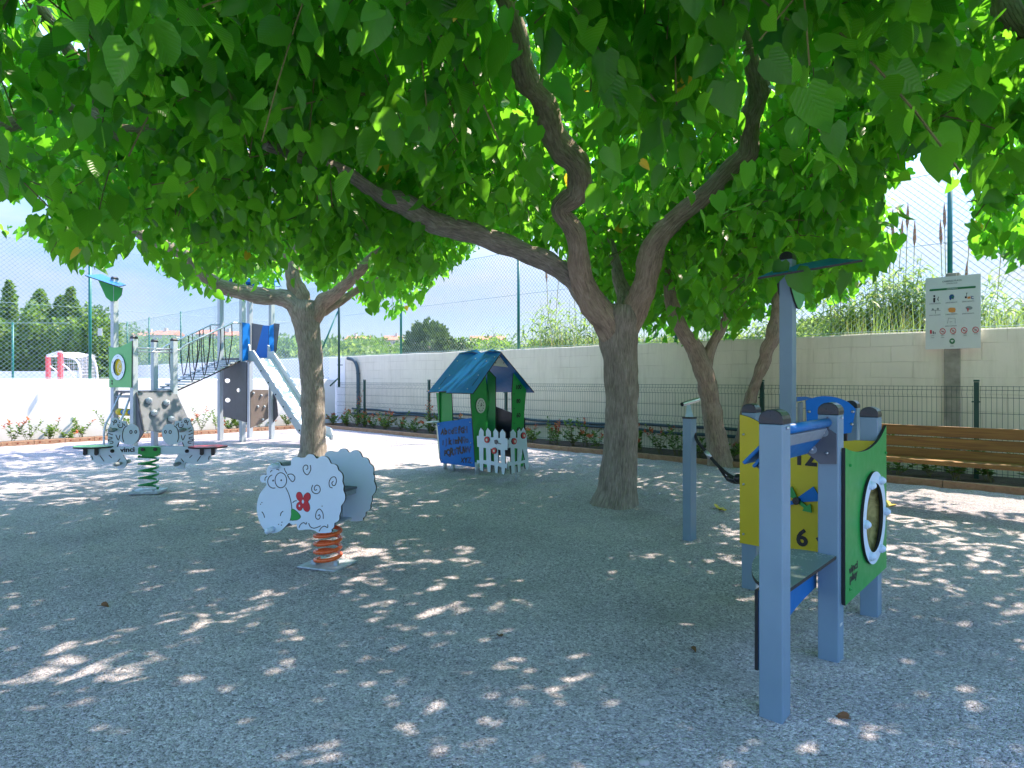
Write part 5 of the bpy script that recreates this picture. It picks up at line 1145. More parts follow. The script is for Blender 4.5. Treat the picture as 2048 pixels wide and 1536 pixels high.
def prune(pts, r_, soft=9, seed=0, limb=True):
    x, y, Y = proj(pts); keep = np.ones(len(pts), bool)
    inf = (Y > 0.3)
    ed = ymax(x)-y; keep &= ~(inf & (ed < r_.normal(0, soft*1.3, len(pts))+4)); keep &= ~(inf & (ed < 46) & (r_.random(len(x)) < (0.42 if soft < 10 else 0.30)) & ((x < 1180) | (x > 1290)))
    keep &= ~(inf & (x > 1885) & (y > 215) & (r_.random(len(x)) < (0.30 if soft < 10 else 0.50)))
    # bright gaps of sky low on the left and on the right
    keep &= ~(inf & (x > -20) & (x < 105) & (y > 395+r_.normal(0, 7, len(x))) & (y < 452+r_.normal(0, 5, len(x))))
    keep &= ~(inf & (x > 1765) & (x < 1895) & (y > 345-(x-1765)*0.55+r_.normal(0, 10, len(x))) & (Y > 3) & (r_.random(len(x)) < 0.93) & ~((x < 1830) & (y > 480)))
    d = np.linalg.norm(pts-np.array([0, 0, E]), axis=1); keep &= (d > 1.75)
    if limb and LIMB:
        for (lx, ly, ld, lr) in LIMB:
            keep &= ~(inf & (np.hypot(x-lx, y-ly) < lr*1.5+5) & (Y < ld+0.05) & (r_.random(len(x)) < (0.93 if ld < 7 and lx > 870 else (0.45 if ld < 7 else 0.55))))
    return keep
def crown(parent, cx, cy, Rr, zb0, zb1, zt0, zt1, ntw, seed, size=(0.082, 0.152), flat=1.0, dens=None, hole=0.0, extra=None):
    r = np.random.default_rng(seed); n = int(ntw*1.38)
    a = r.random(n)*2*np.pi; q_ = np.sqrt(r.random(n)); bx = cx+Rr*q_*np.cos(a)*(1+0.12*np.sin(3*a+seed)); by = cy+Rr*q_*np.sin(a)*(1+0.12*np.cos(2*a+seed))*flat
    zb = zb0+(zb1-zb0)*q_**1.5; zt = zt0+(zt1-zt0)*q_**2
    bz = zb+(zt-zb)*r.random(n)**0.9
    base = np.stack([bx, by, bz], 1)
    if extra is not None: base = np.concatenate([base, extra]); n = len(base); a = np.concatenate([a, r.random(n-len(a))*6.28])
    nv = np.array([noise.noise(Vector((b_[0]*1.35+seed, b_[1]*1.35, b_[2]*1.6))) for b_ in base]); base = base[nv > -0.30+hole]; a = a[nv > -0.30+hole]
    keep = prune(base, r, 25); base = base[keep]; a = a[keep]; n = len(base)
    out_ = np.stack([np.cos(a), np.sin(a), np.zeros(n)], 1)
    d = norm(out_*0.7+r.normal(0, 0.6, (n, 3))+np.array([0, 0, 0.25])); ln = r.uniform(0.30, 0.85, n)
    pos = []; tip = []; nrm = []; siz = []; tw = MB(); twl = []
    for i in range(n):
        k = int(5+ln[i]*9); b0 = base[i]; dd = d[i]; pts = []
        for j in range(k+1):
            t = j/k; pts.append(b0+dd*ln[i]*t-np.array([0, 0, 1])*0.26*ln[i]*t*t)
        pts = np.array(pts); lat = np.cross(dd, [0, 0, 1.0]); lat /= max(np.linalg.norm(lat), 1e-6)
        twl.append((len(pos), k, pts))
        sd = 1
        for j in range(1, k+1):
            sd = -sd; l3 = lat*sd+r.normal(0, 0.35, 3); l3[2] *= 0.3
            pos.append(pts[j]+l3*0.045); tip.append(np.array([0, 0, -0.85])+l3*0.5+dd*0.35+r.normal(0, 0.32, 3))
            nrm.append(l3*0.5+dd*0.25+np.array([0, 0, 0.45])+r.normal(0, 0.5, 3)); siz.append(r.uniform(*size)*(0.5+0.5*min(1, (k-j+1)/3))*(0.72+0.5*r.random()))
    pos = np.array(pos); tip = np.array(tip); nrm = np.array(nrm); siz = np.array(siz)
    kp = prune(pos+norm(tip)*siz[:, None]*0.6, r, 5)
    for j0, k, pts in twl[::2]:
        if kp[j0:j0+k].mean() > 0.75: tw.tube([Vector(p) for p in pts[:k][::max(1, k//3)]], 0.0035+0.002*r.random(), 3, False)
    pos, tip, nrm, siz = pos[kp], tip[kp], nrm[kp], siz[kp]
    mi = (r.random(len(pos)) < 0.004).astype(int)
    cr_ = leafmesh('crown', pos, tip, nrm, siz, [M['leaf'], M['leafy']], parent, mi=mi, curl=r.random(len(pos)))
    tw.build('twigs', M['twig'], parent); return cr_
def limb(nm, cps, parent, m='bark', n=16, jit=0.16, vis=True, seed=0, k=7):
    cp = [(P(x, y, d_) if not isinstance(x, Vector) else x, r_) for (x, y, d_, r_) in cps]
    pts, rad = smooth_path(cp, k); q = MB(); q.tube(pts, rad, n, True, 0, jit, seed)
    if vis:
        for p, r_ in list(zip(pts, rad))[::3]:
            if p.y > 1: LIMB.append((1024+F*p.x/p.y, HZ-F*(p.z-E)/p.y, p.y, F*r_/p.y*0.95))
    return q.build(nm, M[m], parent, smooth=True)

# central mulberry
b = P(1232, 1008, 6.43); tr1 = thing('mulberry_tree', 'big mulberry tree in the centre, thick grey trunk forking into three heavy limbs', 'tree', (b.x, b.y, 0), 'pruned mulberry trees shading the playground')
limb('trunk', [(1228, 1026, 6.43, .33), (1229, 1008, 6.43, .25), (1235, 975, 6.43, .195), (1240, 900, 6.43, .172), (1243, 800, 6.43, .165), (1241, 720, 6.43, .172), (1237, 670, 6.43, .195), (1240, 635, 6.43, .205), (1243, 612, 6.43, .15)], tr1, n=40, jit=0.09, k=9)
limb('limb', [(1232, 680, 6.43, .13), (1205, 630, 6.42, .135), (1170, 585, 6.4, .122), (1130, 545, 6.35, .108), (1060, 508, 6.2, .100), (960, 472, 6.0, .095), (880, 450, 5.7, .09), (835, 425, 5.4, .09), (800, 405, 5.2, .085), (760, 390, 5.0, .06), (690, 345, 4.7, .05), (620, 320, 4.4, .045), (530, 290, 4.1, .035)], tr1, seed=1, n=22, jit=0.2)
limb('limb', [(1235, 690, 6.40, .12), (1205, 630, 6.33, .135), (1178, 590, 6.25, .125), (1160, 540, 6.15, .108), (1152, 470, 6.0, .094), (1122, 420, 5.9, .095), (1155, 385, 5.8, .108), (1152, 330, 5.6, .112), (1112, 280, 5.4, .112), (1085, 200, 5.0, .096), (1048, 150, 4.6, .09), (1030, 60, 4.1, .075), (1000, -30, 3.8, .06), (960, -160, 3.6, .05)], tr1, 'barkb', seed=2, n=22, jit=0.2)
limb('limb', [(1245, 690, 6.43, .12), (1265, 630, 6.4, .122), (1290, 565, 6.3, .118), (1308, 490, 6.15, .110), (1350, 440, 6.0, .092), (1410, 390, 5.8, .086), (1465, 335, 5.6, .08), (1497, 300, 5.5, .088), (1500, 240, 5.3, .075), (1518, 180, 5.0, .085), (1500, 100, 4.6, .05), (1480, -20, 4.3, .04)], tr1, 'barkb', seed=3, n=22, jit=0.2)
limb('limb', [(1245, 640, 6.55, .10), (1250, 600, 6.7, .09), (1238, 560, 6.95, .07), (1225, 500, 7.2, .05), (1205, 430, 7.4, .04)], tr1, seed=4)
# left mulberry
b = P(627, 920, 9.94); tr2 = thing('mulberry_tree', 'mulberry tree standing just behind the sheep rider, limbs spread over the slide', 'tree', (b.x, b.y, 0), 'pruned mulberry trees shading the playground')
limb('trunk', [(626, 932, 9.94, .30), (626, 918, 9.94, .225), (626, 880, 9.94, .188), (626, 800, 9.94, .180), (622, 720, 9.94, .178), (615, 660, 9.94, .19), (612, 625, 9.94, .24), (612, 602, 9.94, .19)], tr2, n=34, jit=0.09, k=9)
limb('limb', [(606, 640, 9.9, .14), (585, 605, 9.85, .145), (555, 594, 9.8, .125), (510, 590, 9.6, .12), (450, 575, 9.4, .11), (405, 548, 9.2, .095), (370, 512, 9.0, .085), (330, 490, 8.8, .08), (285, 470, 8.6, .07), (240, 440, 8.3, .06), (205, 415, 8.0, .045), (150, 380, 7.7, .03)], tr2, 'bark', seed=5, n=20, jit=0.2)
limb('limb', [(610, 640, 9.92, .13), (600, 590, 9.92, .14), (588, 560, 9.9, .125), (580, 510, 9.9, .10), (570, 450, 9.8, .095), (560, 400, 9.6, .10), (532, 350, 9.4, .09), (503, 320, 9.1, .07), (480, 290, 8.8, .05), (450, 230, 8.4, .04)], tr2, 'barkb', seed=6, n=20, jit=0.2)
limb('limb', [(625, 640, 9.92, .13), (645, 605, 9.9, .13), (675, 585, 9.7, .092), (700, 560, 9.5, .09), (735, 525, 9.3, .075), (757, 498, 9.1, .05), (800, 470, 8.9, .035)], tr2, 'barkb', seed=7, n=18, jit=0.2)
limb('limb', [(640, 625, 10.0, .09), (680, 603, 10.1, .07), (715, 580, 10.2, .055), (760, 555, 10.3, .03)], tr2, 'barkb', seed=8)
# two small mulberries at the bed
b = P(1440, 925, 9.25); tr3 = thing('mulberry_tree', 'mulberry tree with leaning brown trunk growing from the bed behind the spyglass post', 'tree', (b.x, b.y, 0), 'pruned mulberry trees shading the playground')
limb('trunk', [(1443, 940, 9.25, .20), (1440, 915, 9.25, .165), (1430, 860, 9.25, .145), (1418, 790, 9.25, .135), (1405, 735, 9.2, .14), (1385, 690, 9.2, .12), (1362, 655, 9.1, .10), (1345, 610, 9.0, .10), (1335, 560, 8.9, .07), (1330, 480, 8.8, .05)], tr3, 'barkb', n=26, k=8)
limb('limb', [(1410, 730, 9.2, .10), (1425, 690, 9.2, .08), (1450, 640, 9.2, .06), (1470, 560, 9.1, .05), (1500, 470, 9.0, .04)], tr3, 'barkb', seed=9)
b = P(1478, 925, 9.75); tr4 = thing('mulberry_tree', 'slender mulberry tree with knobbly trunk leaning right beyond the yellow clock board', 'tree', (b.x, b.y, 0), 'pruned mulberry trees shading the playground')
limb('trunk', [(1476, 935, 9.75, .13), (1482, 890, 9.7, .10), (1500, 800, 9.6, .088), (1522, 740, 9.5, .082), (1535, 700, 9.45, .10), (1545, 675, 9.4, .105), (1550, 640, 9.4, .078), (1556, 590, 9.35, .07), (1572, 520, 9.3, .06), (1600, 420, 9.2, .05), (1620, 320, 9.1, .035)], tr4, 'barkb', n=22, k=8, jit=0.22)
limb('limb', [(1556, 590, 9.35, .06), (1620, 530, 9.1, .045), (1690, 500, 8.9, .03), (1760, 490, 8.8, .02)], tr4, 'barkb', seed=10)
# trees that stand just outside the picture and reach into it
tr5 = thing('mulberry_tree', 'mulberry tree beyond the right edge, its leafy boughs hanging beside the sign', 'tree', (6.3, 4.3, 0), 'pruned mulberry trees shading the playground')
limb('trunk', [(V(6.3, 4.3, -0.05), 0, 0, .24), (V(6.3, 4.3, 0.4), 0, 0, .18), (V(6.25, 4.3, 1.4), 0, 0, .17), (V(6.2, 4.3, 1.95), 0, 0, .2)], tr5, n=24, vis=False)
limb('limb', [(V(6.2, 4.3, 1.9), 0, 0, .14), (V(5.2, 4.3, 2.5), 0, 0, .10), (V(4.0, 4.2, 3.0), 0, 0, .09), (2075, 70, 4.0, .09), (2035, 45, 3.95, .085), (2010, 0, 3.9, .085), (1990, -60, 3.8, .05)], tr5, 'barkb', n=16, seed=11)
limb('limb', [(V(6.2, 4.3, 1.9), 0, 0, .12), (V(6.0, 5.0, 2.6), 0, 0, .09), (V(5.8, 5.9, 3.0), 0, 0, .06), (V(5.7, 6.6, 3.3), 0, 0, .03)], tr5, 'barkb', seed=12)
tr6 = thing('mulberry_tree', 'mulberry tree beyond the left edge, dark boughs crossing the top left corner', 'tree', (-5.7, 4.6, 0), 'pruned mulberry trees shading the playground')
limb('trunk', [(V(-5.7, 4.6, -0.05), 0, 0, .24), (V(-5.7, 4.6, 0.4), 0, 0, .18), (V(-5.7, 4.6, 1.5), 0, 0, .17), (V(-5.7, 4.6, 2.0), 0, 0, .2)], tr6, n=24, vis=False)
limb('limb', [(V(-5.7, 4.6, 1.95), 0, 0, .13), (V(-5.0, 4.7, 2.5), 0, 0, .10), (V(-4.3, 4.8, 2.9), 0, 0, .08), (110, 215, 4.9, .055), (190, 232, 4.9, .05), (240, 265, 4.9, .065), (290, 262, 4.9, .05), (340, 255, 4.8, .03)], tr6, 'barkb', seed=13)
limb('limb', [(240, 265, 4.9, .05), (205, 215, 4.7, .045), (185, 180, 4.6, .04), (150, 120, 4.4, .045), (105, 55, 4.2, .045), (60, -10, 4.0, .045), (20, -90, 3.9, .04)], tr6, 'barkb', seed=14)
tr7 = thing('mulberry_tree', 'mulberry tree behind the viewer, large near leaves hanging across the top', 'tree', (-1.2, -1.6, 0), 'pruned mulberry trees shading the playground')
limb('trunk', [(V(-1.2, -1.6, -0.05), 0, 0, .24), (V(-1.2, -1.6, 0.5), 0, 0, .18), (V(-1.2, -1.6, 1.5), 0, 0, .17), (V(-1.2, -1.6, 2.0), 0, 0, .2)], tr7, n=24, vis=False)
limb('limb', [(V(-1.2, -1.6, 1.95), 0, 0, .13), (V(-1.0, -0.9, 2.7), 0, 0, .10), (V(-0.7, 0.2, 3.2), 0, 0, .07), (V(-0.4, 1.4, 3.5), 0, 0, .04)], tr7, 'barkb', vis=False, seed=15)

DN = 1.0
crown(tr1, 1.0, 5.9, 3.9, 2.05, 2.75, 4.15, 3.7, int(2500*DN), 21, hole=-0.10)
crown(tr1, 0.9, 4.6, 2.6, 3.25, 3.2, 4.0, 3.6, int(420*DN), 28, hole=-0.2)  # extra leaf layer added to block sun flecks on the near gravel
crown(tr1, 0.25, 4.25, 1.2, 3.2, 3.2, 3.9, 3.7, 110, 29, hole=-0.3)  # small added leaf patch shading the front left gravel
crown(tr2, -3.6, 9.5, 4.1, 2.35, 2.25, 4.4, 3.7, int(1750*DN), 22)
crown(tr3, 2.7, 9.0, 2.7, 1.55, 1.9, 4.1, 3.6, int(1000*DN), 23)
crown(tr4, 4.2, 9.1, 2.4, 1.9, 2.0, 4.1, 3.6, int(800*DN), 24)
crown(tr5, 5.0, 4.4, 3.0, 2.1, 2.3, 4.0, 3.5, int(1400*DN), 25, hole=-0.08)
crown(tr6, -4.3, 4.8, 3.1, 2.2, 2.5, 4.1, 3.6, int(1500*DN), 26, hole=-0.12)
crown(tr7, -0.5, 1.6, 2.3, 2.72, 2.72, 3.5, 3.2, int(560*DN), 27, (0.09, 0.165), hole=-0.12)

# ---------------------------------------------------------------- background planting
def cloud(name, pts, size, m, parent, seed=0, up=0.3, narrow=False, tipd=(0, 0, 0.2)):
    r = np.random.default_rng(seed); n = len(pts)
    return leafmesh(name, pts, r.normal(0, 0.7, (n, 3))+np.array(tipd), r.normal(0, 1, (n, 3))+np.array([0, -0.3, up]), size*r.uniform(0.6, 1.3, n), m, parent, NV if narrow else TV[[0, 3, 5, 6, 9, 10]], NF if narrow else [(0, 2, 3, 1), (0, 1, 5, 4)], None, False)
def blob(c, rad, n, r, bumpy=0.35, shell=0.55, seed=0, zmin=0.05):
    d = norm(r.normal(0, 1, (n, 3))); q_ = shell+(1-shell)*r.random(n)**0.6
    k = np.array([1+bumpy*noise.noise(Vector((a_[0]*2.1+seed, a_[1]*2.1, a_[2]*2.1)))+bumpy*0.6*noise.noise(Vector((a_[0]*5+seed, a_[1]*5, a_[2]*5))) for a_ in d])
    p = np.array(c)+d*np.array(rad)*(q_*k)[:, None]; return p[p[:, 2] > zmin]
def cone(c, r0, h, n, r, z0=0.1, pw=0.8, seed=0):
    z = r.random(n)**0.8; a = r.random(n)*6.283; rr = r0*(1-z)**pw*(0.55+0.45*r.random(n)**0.5)
    k = np.array([1+0.9*noise.noise(Vector((math.cos(b_)*1.8+seed, math.sin(b_)*1.8, q*h*0.9)))+0.5*noise.noise(Vector((math.cos(b_)*4+seed, math.sin(b_)*4, q*h*2.6))) for b_, q in zip(a, z)])
    return np.stack([c[0]+rr*k*np.cos(a), c[1]+rr*k*np.sin(a), z0+z*h], 1)
def bgtree(name, label, cat, x, y, shape, n, sz_, m, seed, group=None):
    t = thing(name, label, cat, (x, y, 0), group); r = np.random.default_rng(seed)
    if shape[0] == 'cone': pts = cone((x, y), shape[1], shape[2], n, r, 0.2, shape[3] if len(shape) > 3 else 0.8, seed)
    else:
        pts = np.concatenate([blob((x+dx, y+dy, z), (a_, b_, c_), n//len(shape[1]), r, seed=seed+i) for i, (dx, dy, z, a_, b_, c_) in enumerate(shape[1])])
    cloud('crown', pts, sz_, m, t, seed); q = MB(); q.tube([(x, y, -0.1), (x+0.05, y, 1.2), (x, y, 2.5)], [0.16, 0.12, 0.07], 8, True, 0, 0.1); q.build('trunk', M['bark'], t, smooth=True); return t
Yh = 31.0
bgtree('cypress_tree', 'narrow pointed cypress at the left edge behind the court hedge', 'tree', (18-1024)/F*Yh, Yh, ('cone', 0.85, 5.75, 0.75), 5200, 0.17, M['leafhedge'], 31)
for i, (px, top, wd_) in enumerate(((-45, 600, 1.1), (48, 640, 1.0), (80, 582, 0.95), (112, 592, 0.8), (142, 578, 0.75))):
    hgt = (HZ-top)/F*Yh+E; wd_ *= 1.45
    bgtree('conifer', ['bushy conifer beyond the left edge of the court hedge', 'short bushy conifer next to the cypress', 'dark conifer with a pointed top, second tree right of the cypress', 'thin pale conifer in the middle of the court hedge', 'tall slim conifer just left of the teal fence post'][i], 'tree',
           (px-1024)/F*Yh, Yh+0.4*(i % 2), ('cone', wd_, hgt-0.2, 0.75), 7000, 0.17, M['leafhedge'], 32+i, 'conifers in the hedge behind the court')
bgtree('broadleaf_tree', 'light green broadleaf tree right of the teal fence post', 'tree', (190-1024)/F*29.5, 29.5, ('blob', [(0, 0, 2.9, 1.0, 1.0, 1.7), (0.35, 0, 1.7, 0.75, 0.9, 1.3), (-0.7, 0, 2.0, 1.0, 0.9, 1.9)]), 7000, 0.17, M['leafhedge'], 44)
hd = thing('hedge', 'dense dark hedge filling the lower part of the court edge behind the goal', 'hedge', (-22, 31, 0)); r = np.random.default_rng(50)
pts = np.stack([r.uniform(-28, -19.3, 27000), r.uniform(29.3, 32, 27000), r.random(27000)*1.0], 1); pts[:, 2] = 0.1+pts[:, 2]*(3.9+1.5*np.array([noise.noise(Vector((a*1.1, 0, 0))) for a in pts[:, 0]]))
cloud('foliage', pts, 0.17, M['leafhedge'], hd, 51); q = MB()
for i in range(12): q.tube([(-27.5+i*0.75, 30.6, 0), (-27.4+i*0.75, 30.6, 2.6)], 0.07, 6)
q.build('stems', M['bark'], hd)
bgtree('bushy_pine', 'round bushy pine above the block wall left of the playhouse roof', 'tree', (858-1024)/F*24, 24, ('blob', [(0, 0, 2.55, 0.85, 0.9, 0.85), (0.75, 0.2, 2.05, 0.9, 0.9, 0.75), (-0.35, 0, 1.7, 0.7, 0.7, 0.9), (1.5, 0.3, 1.55, 0.8, 0.8, 0.6)]), 9000, 0.13, M['leafpine'], 60)
bgtree('bushy_pine', 'dark pine crown low above the wall right of the blue station mast', 'tree', (1655-1024)/F*17, 17, ('blob', [(0, 0, 2.2, 1.2, 1.0, 0.65), (0.6, 0, 1.6, 1.3, 1.0, 0.9)]), 6000, 0.12, M['leafpine'], 61)
# scrub beyond the court wall
for i, (px, Y_, top, wd_) in enumerate(((250, 34, 676, 1.2), (292, 36, 692, 1.4), (330, 35, 700, 1.5), (378, 36, 696, 1.6), (432, 34, 698, 1.5), (482, 32, 694, 1.5), (530, 30, 676, 1.4), (575, 28, 680, 1.3), (655, 25, 684, 1.2), (715, 26, 688, 1.3), (262, 44, 652, 1.5))):
    x = (px-1024)/F*Y_; hgt = (HZ-top)/F*Y_+E
    t = thing('shrub', ['leafy shrub beyond the court wall, right of the climber mast', 'dark shrub beyond the court wall behind the green porthole post', 'pale shrub beyond the court wall left of the middle deck post', 'pale shrub beyond the court wall between deck posts', 'darker shrub beyond the court wall under the rope bridge rail', 'pale shrub behind the tower gate boards', 'tall grassy shrub right of the tower, above the slide top', 'dark shrub just left of the trunk behind the sheep', 'pale shrub right of that trunk beside the braced corner post', 'low pale shrub right of the braced corner post', 'tallest dark bush further off, left of the terracotta houses'][i], 'shrub', (x, Y_, 0), 'shrubs beyond the court wall'); r = np.random.default_rng(70+i)
    cloud('foliage', np.concatenate([blob((x, Y_, hgt*0.55), (wd_, 1.0, hgt*0.45), 2600, r, 0.5, 0.4, i), blob((x+0.5, Y_+.3, hgt*0.4), (wd_*0.9, 1.0, hgt*0.35), 1600, r, 0.5, 0.4, i+9)]), 0.17, M['leafhedge'] if i % 3 == 1 else M['leafcane'], t, 70+i)
    q = MB(); q.tube([(x, Y_, -0.05), (x, Y_, hgt*0.6)], 0.05, 6); q.build('stem', M['bark'], t)
# far wooded slope: nobody could count it
r = np.random.default_rng(90); pts = []; 
for i in range(620):
    y = 60+r.random()**1.1*150; x = r.uniform(-0.70, 0.28)*y; s_ = 0.9+1.5*r.random()+y*0.004; pts.append(blob((x, y, hz(x, y)+s_*0.5), (s_*1.3, s_, s_*0.8), 70, r, 0.3, 0.6, i, -5))
tag(cloud('wooded_slope', np.concatenate(pts), 0.75, M['leafhedge'], None, 91), 'distant scrub and trees covering the slope below the houses', 'woodland', None, 'stuff')
# houses on the crest
def house(px0, px1, ytop, Yh_, label, seed):
    x0, x1 = (px0-1024)/F*Yh_, (px1-1024)/F*Yh_; zt = E+(HZ-ytop)/F*Yh_; zb = zt-6.5; rr = random.Random(seed)
    t = thing('terracotta_house', label, 'house', ((x0+x1)/2, Yh_, zb), 'terracotta roofed houses on the crest'); n = max(1, int((x1-x0)/7)); w_ = (x1-x0)/n
    for i in range(n):
        a, b_ = x0+i*w_, x0+(i+1)*w_-0.15; dz = rr.uniform(-0.35, 0.25); q = MB(); q.box(a, b_, Yh_, Yh_+9, zb-4, zt-1.9+dz); q.build('wall', M['render'], t)
        q = MB(); e_ = zt-1.9+dz; f_ = zt+dz; q.add([(a-.3, Yh_-.5, e_), (b_+.3, Yh_-.5, e_), (b_+.3, Yh_+4.5, f_), (a-.3, Yh_+4.5, f_), (a-.3, Yh_+9.5, e_), (b_+.3, Yh_+9.5, e_)], [(0, 1, 2, 3), (3, 2, 5, 4), (0, 3, 4), (1, 5, 2), (0, 4, 5, 1)]); rf = q.build('roof', M['roof'], t)
        q = MB(); c = a+w_*rr.uniform(0.25, 0.75); q.box(c, c+0.9, Yh_+3.5, Yh_+4.6, f_-1, f_+0.9); q.build('chimney', M['render'], rf)
        for k_ in range(2):
            q = MB(); c = a+w_*(0.28+0.42*k_); q.box(c-0.6, c+0.6, Yh_-0.03, Yh_+0.05, zt-4.6+dz, zt-2.9+dz); q.build('window', M['winm'], t)
house(256, 346, 660, 235, 'leftmost row of terracotta roofed houses on the far crest', 1); house(392, 474, 659, 232, 'longer row of terracotta roofed houses seen through the rope bridge', 2)
house(470, 486, 662, 245, 'small end house right of the long terracotta row', 3); house(690, 735, 669, 240, 'terracotta house just right of the tree trunk behind the sheep', 4); house(765, 800, 670, 250, 'low reddish house left of the bushy pine', 5); house(940, 1010, 671, 250, 'faint low house behind the grasses right of the bushy pine', 6)

# grasses and canes behind the block wall
def blades(pts, hgt, wid, lean, r, seg=4):
    n = len(pts); a = r.random(n)*6.283; out_ = np.stack([np.cos(a), np.sin(a)], 1)*lean[:, None]; w2 = wid[:, None]*0.5; pr = np.stack([-np.sin(a), np.cos(a)], 1)*w2
    V_ = np.zeros((n, seg*2+1, 3))
    for s_ in range(seg):
        t = s_/seg; c = pts[:, :2]+out_*t*t; k = 1-0.6*t
        V_[:, 2*s_, :2] = c-pr*k; V_[:, 2*s_+1, :2] = c+pr*k; V_[:, 2*s_, 2] = V_[:, 2*s_+1, 2] = pts[:, 2]+hgt*(t-0.18*t*t*lean)
    V_[:, seg*2, :2] = pts[:, :2]+out_; V_[:, seg*2, 2] = pts[:, 2]+hgt*(1-0.18*lean); return V_
def blademesh(name, V_, mats, parent, seg=4, mi=None):
    n, k, _ = V_.shape; off = np.zeros(3); p = parent
    while p is not None: off += np.array(p.location); p = p.parent
    tf = [(2*s_, 2*s_+1, 2*s_+3, 2*s_+2) for s_ in range(seg-1)]+[(2*seg-2, 2*seg-1, 2*seg)]
    li = np.concatenate([np.array(f) for f in tf]); ls = np.array([len(f) for f in tf]); loops = (np.arange(n)[:, None]*k+li).ravel(); tot = np.tile(ls, n)
    me = bpy.data.meshes.new(name); me.vertices.add(n*k); me.vertices.foreach_set('co', (V_-off).astype(np.float32).ravel()); me.loops.add(len(loops)); me.loops.foreach_set('vertex_index', loops.astype(np.int32))
    me.polygons.add(len(tot)); me.polygons.foreach_set('loop_start', np.concatenate([[0], np.cumsum(tot)[:-1]]).astype(np.int32)); me.polygons.foreach_set('loop_total', tot.astype(np.int32))
    for m in (mats if isinstance(mats, list) else [mats]): me.materials.append(m)
    if mi is not None: me.polygons.foreach_set('material_index', np.repeat(mi, len(tf)).astype(np.int32))
    me.update(); me.validate(); o = bpy.data.objects.new(name, me); C.objects.link(o); o.parent = parent; return o
r = np.random.default_rng(101); n = 46000; t = r.uniform(-5, 30, n); of = -0.5-r.random(n)**1.4*7
gp2 = np.array([tuple(wl(a, b_, 0.0)) for a, b_ in zip(t, of)]); dn = np.array([noise.noise(Vector((a*0.5, b_*0.5, 0))) for a, b_ in zip(t, of)])
hh = (2.05+0.55*dn+0.04*(-of)*1.2)*r.uniform(0.75, 1.18, n); hh *= np.interp(t, [-5, 8, 14, 30], [1.15, 0.93, 0.80, 0.86])
mi = (r.random(n) < np.interp(t, [5, 9], [0.12, 0.42])+0.5*dn).astype(int)
tag(blademesh('tall_grass', blades(gp2, hh, r.uniform(0.012, 0.03, n), r.uniform(0.1, 0.55, n), r), [M['leafcane'], M['leafdry']], None, 4, mi), 'tall dry grasses and weeds growing behind the block wall', 'grass', None, 'stuff')
def cane(label, px, Y_, top, seed, spread=0.6, ns=26, plume=0, grp='giant reed clumps behind the wall'):
    x = (px-1024)/F*Y_; hgt = (HZ-top)/F*Y_+E; t = thing('giant_reed', label, 'reed clump', (x, Y_, 0), grp); r = np.random.default_rng(seed); q = MB(); B = []; W_ = []; H_ = []; Ln = []
    VV = []
    for i in range(int(ns*1.5)):
        a = r.random()*6.283; d_ = spread*math.sqrt(r.random()); b0 = np.array([x+d_*math.cos(a), Y_+d_*math.sin(a), 0.0]); h_ = hgt*r.uniform(0.68, 1.0); ld = r.normal(0, 0.13, 2)*h_
        tp_ = lambda s_: b0+np.array([ld[0]*s_*s_, ld[1]*s_*s_, h_*s_]); q.tube([Vector(tp_(s_)) for s_ in (0, .35, .7, 1)], [0.011, 0.009, 0.006, 0.002], 4, False)
        az = r.random()*6.28
        for j in range(24):
            s_ = 0.30+0.70*j/24; c = tp_(s_); az += 2.4+r.normal(0, .4); L_ = 0.42*(1-0.45*abs(s_-0.6))*r.uniform(0.7, 1.2); dr = np.array([math.cos(az), math.sin(az), 0]); pr = np.array([-math.sin(az), math.cos(az), 0])*0.026
            up = r.uniform(0.25, 0.9); pts_ = [c+dr*L_*u_+np.array([0, 0, 1])*L_*(up*u_-0.85*u_*u_) for u_ in (0, .35, .7, 1)]
            VV.append([pts_[0]-pr*.6, pts_[0]+pr*.6, pts_[1]-pr, pts_[1]+pr, pts_[2]-pr*.7, pts_[2]+pr*.7, pts_[3]])
    q.build('stalks', M['leafcane'], t); blademesh('leaves', np.array(VV), M['leafcane'], t, 3)
    for i in range(plume):
        a = r.random()*6.283; d_ = spread*1.3*math.sqrt(r.random()); h_ = hgt*r.uniform(1.03, 1.17); b0 = Vector((x+d_*math.cos(a), Y_+d_*math.sin(a)*0.7, hgt*0.5)); l_ = r.uniform(-0.16, 0.16); tp2 = Vector((b0.x+l_, b0.y, h_)); q = MB()
        q.tube([b0, tp2], 0.008, 4, False); d2 = (tp2-b0).normalized(); q.tube([tp2-d2*0.02, tp2+d2*0.09, tp2+d2*0.26, tp2+d2*0.42], [0.006, 0.026, 0.02, 0.003], 7, True, 1, 0.5, i); q.build('plume', [M['leafdry'], M['plume']], t)
cane('feathery reed clump with two plumes rising left of the central tree fork', 1095, 14.6, 590, 1, 0.45, 14, 2)
cane('slim reed clump tucked against the arching left limb of the big tree', 1140, 14.0, 600, 2, 0.4, 14, 1); cane('reed clump partly behind the trunk fork of the big tree', 1178, 13.6, 618, 3, 0.4, 14, 0)
cane('small reed tuft standing above the wall left of the tall fence post', 1010, 15.5, 650, 4, 0.35, 9, 0)
cane('low reed clump behind the gap between the two rear tree trunks', 1500, 12.2, 640, 5, 0.6, 18, 0)
cane('fresh green reed clump seen between the rear tree trunks', 1478, 12.6, 612, 21, 0.6, 20, 0); cane('fresh green reed clump just left of the station mast', 1560, 12.4, 600, 22, 0.6, 20, 0); cane('rounded fresh reed clump low behind the tip of the mast roof', 1695, 12.0, 596, 23, 0.7, 24, 0)
cane('wide bright reed clump behind the blue station mast', 1625, 13.5, 640, 12, 0.9, 20, 0)
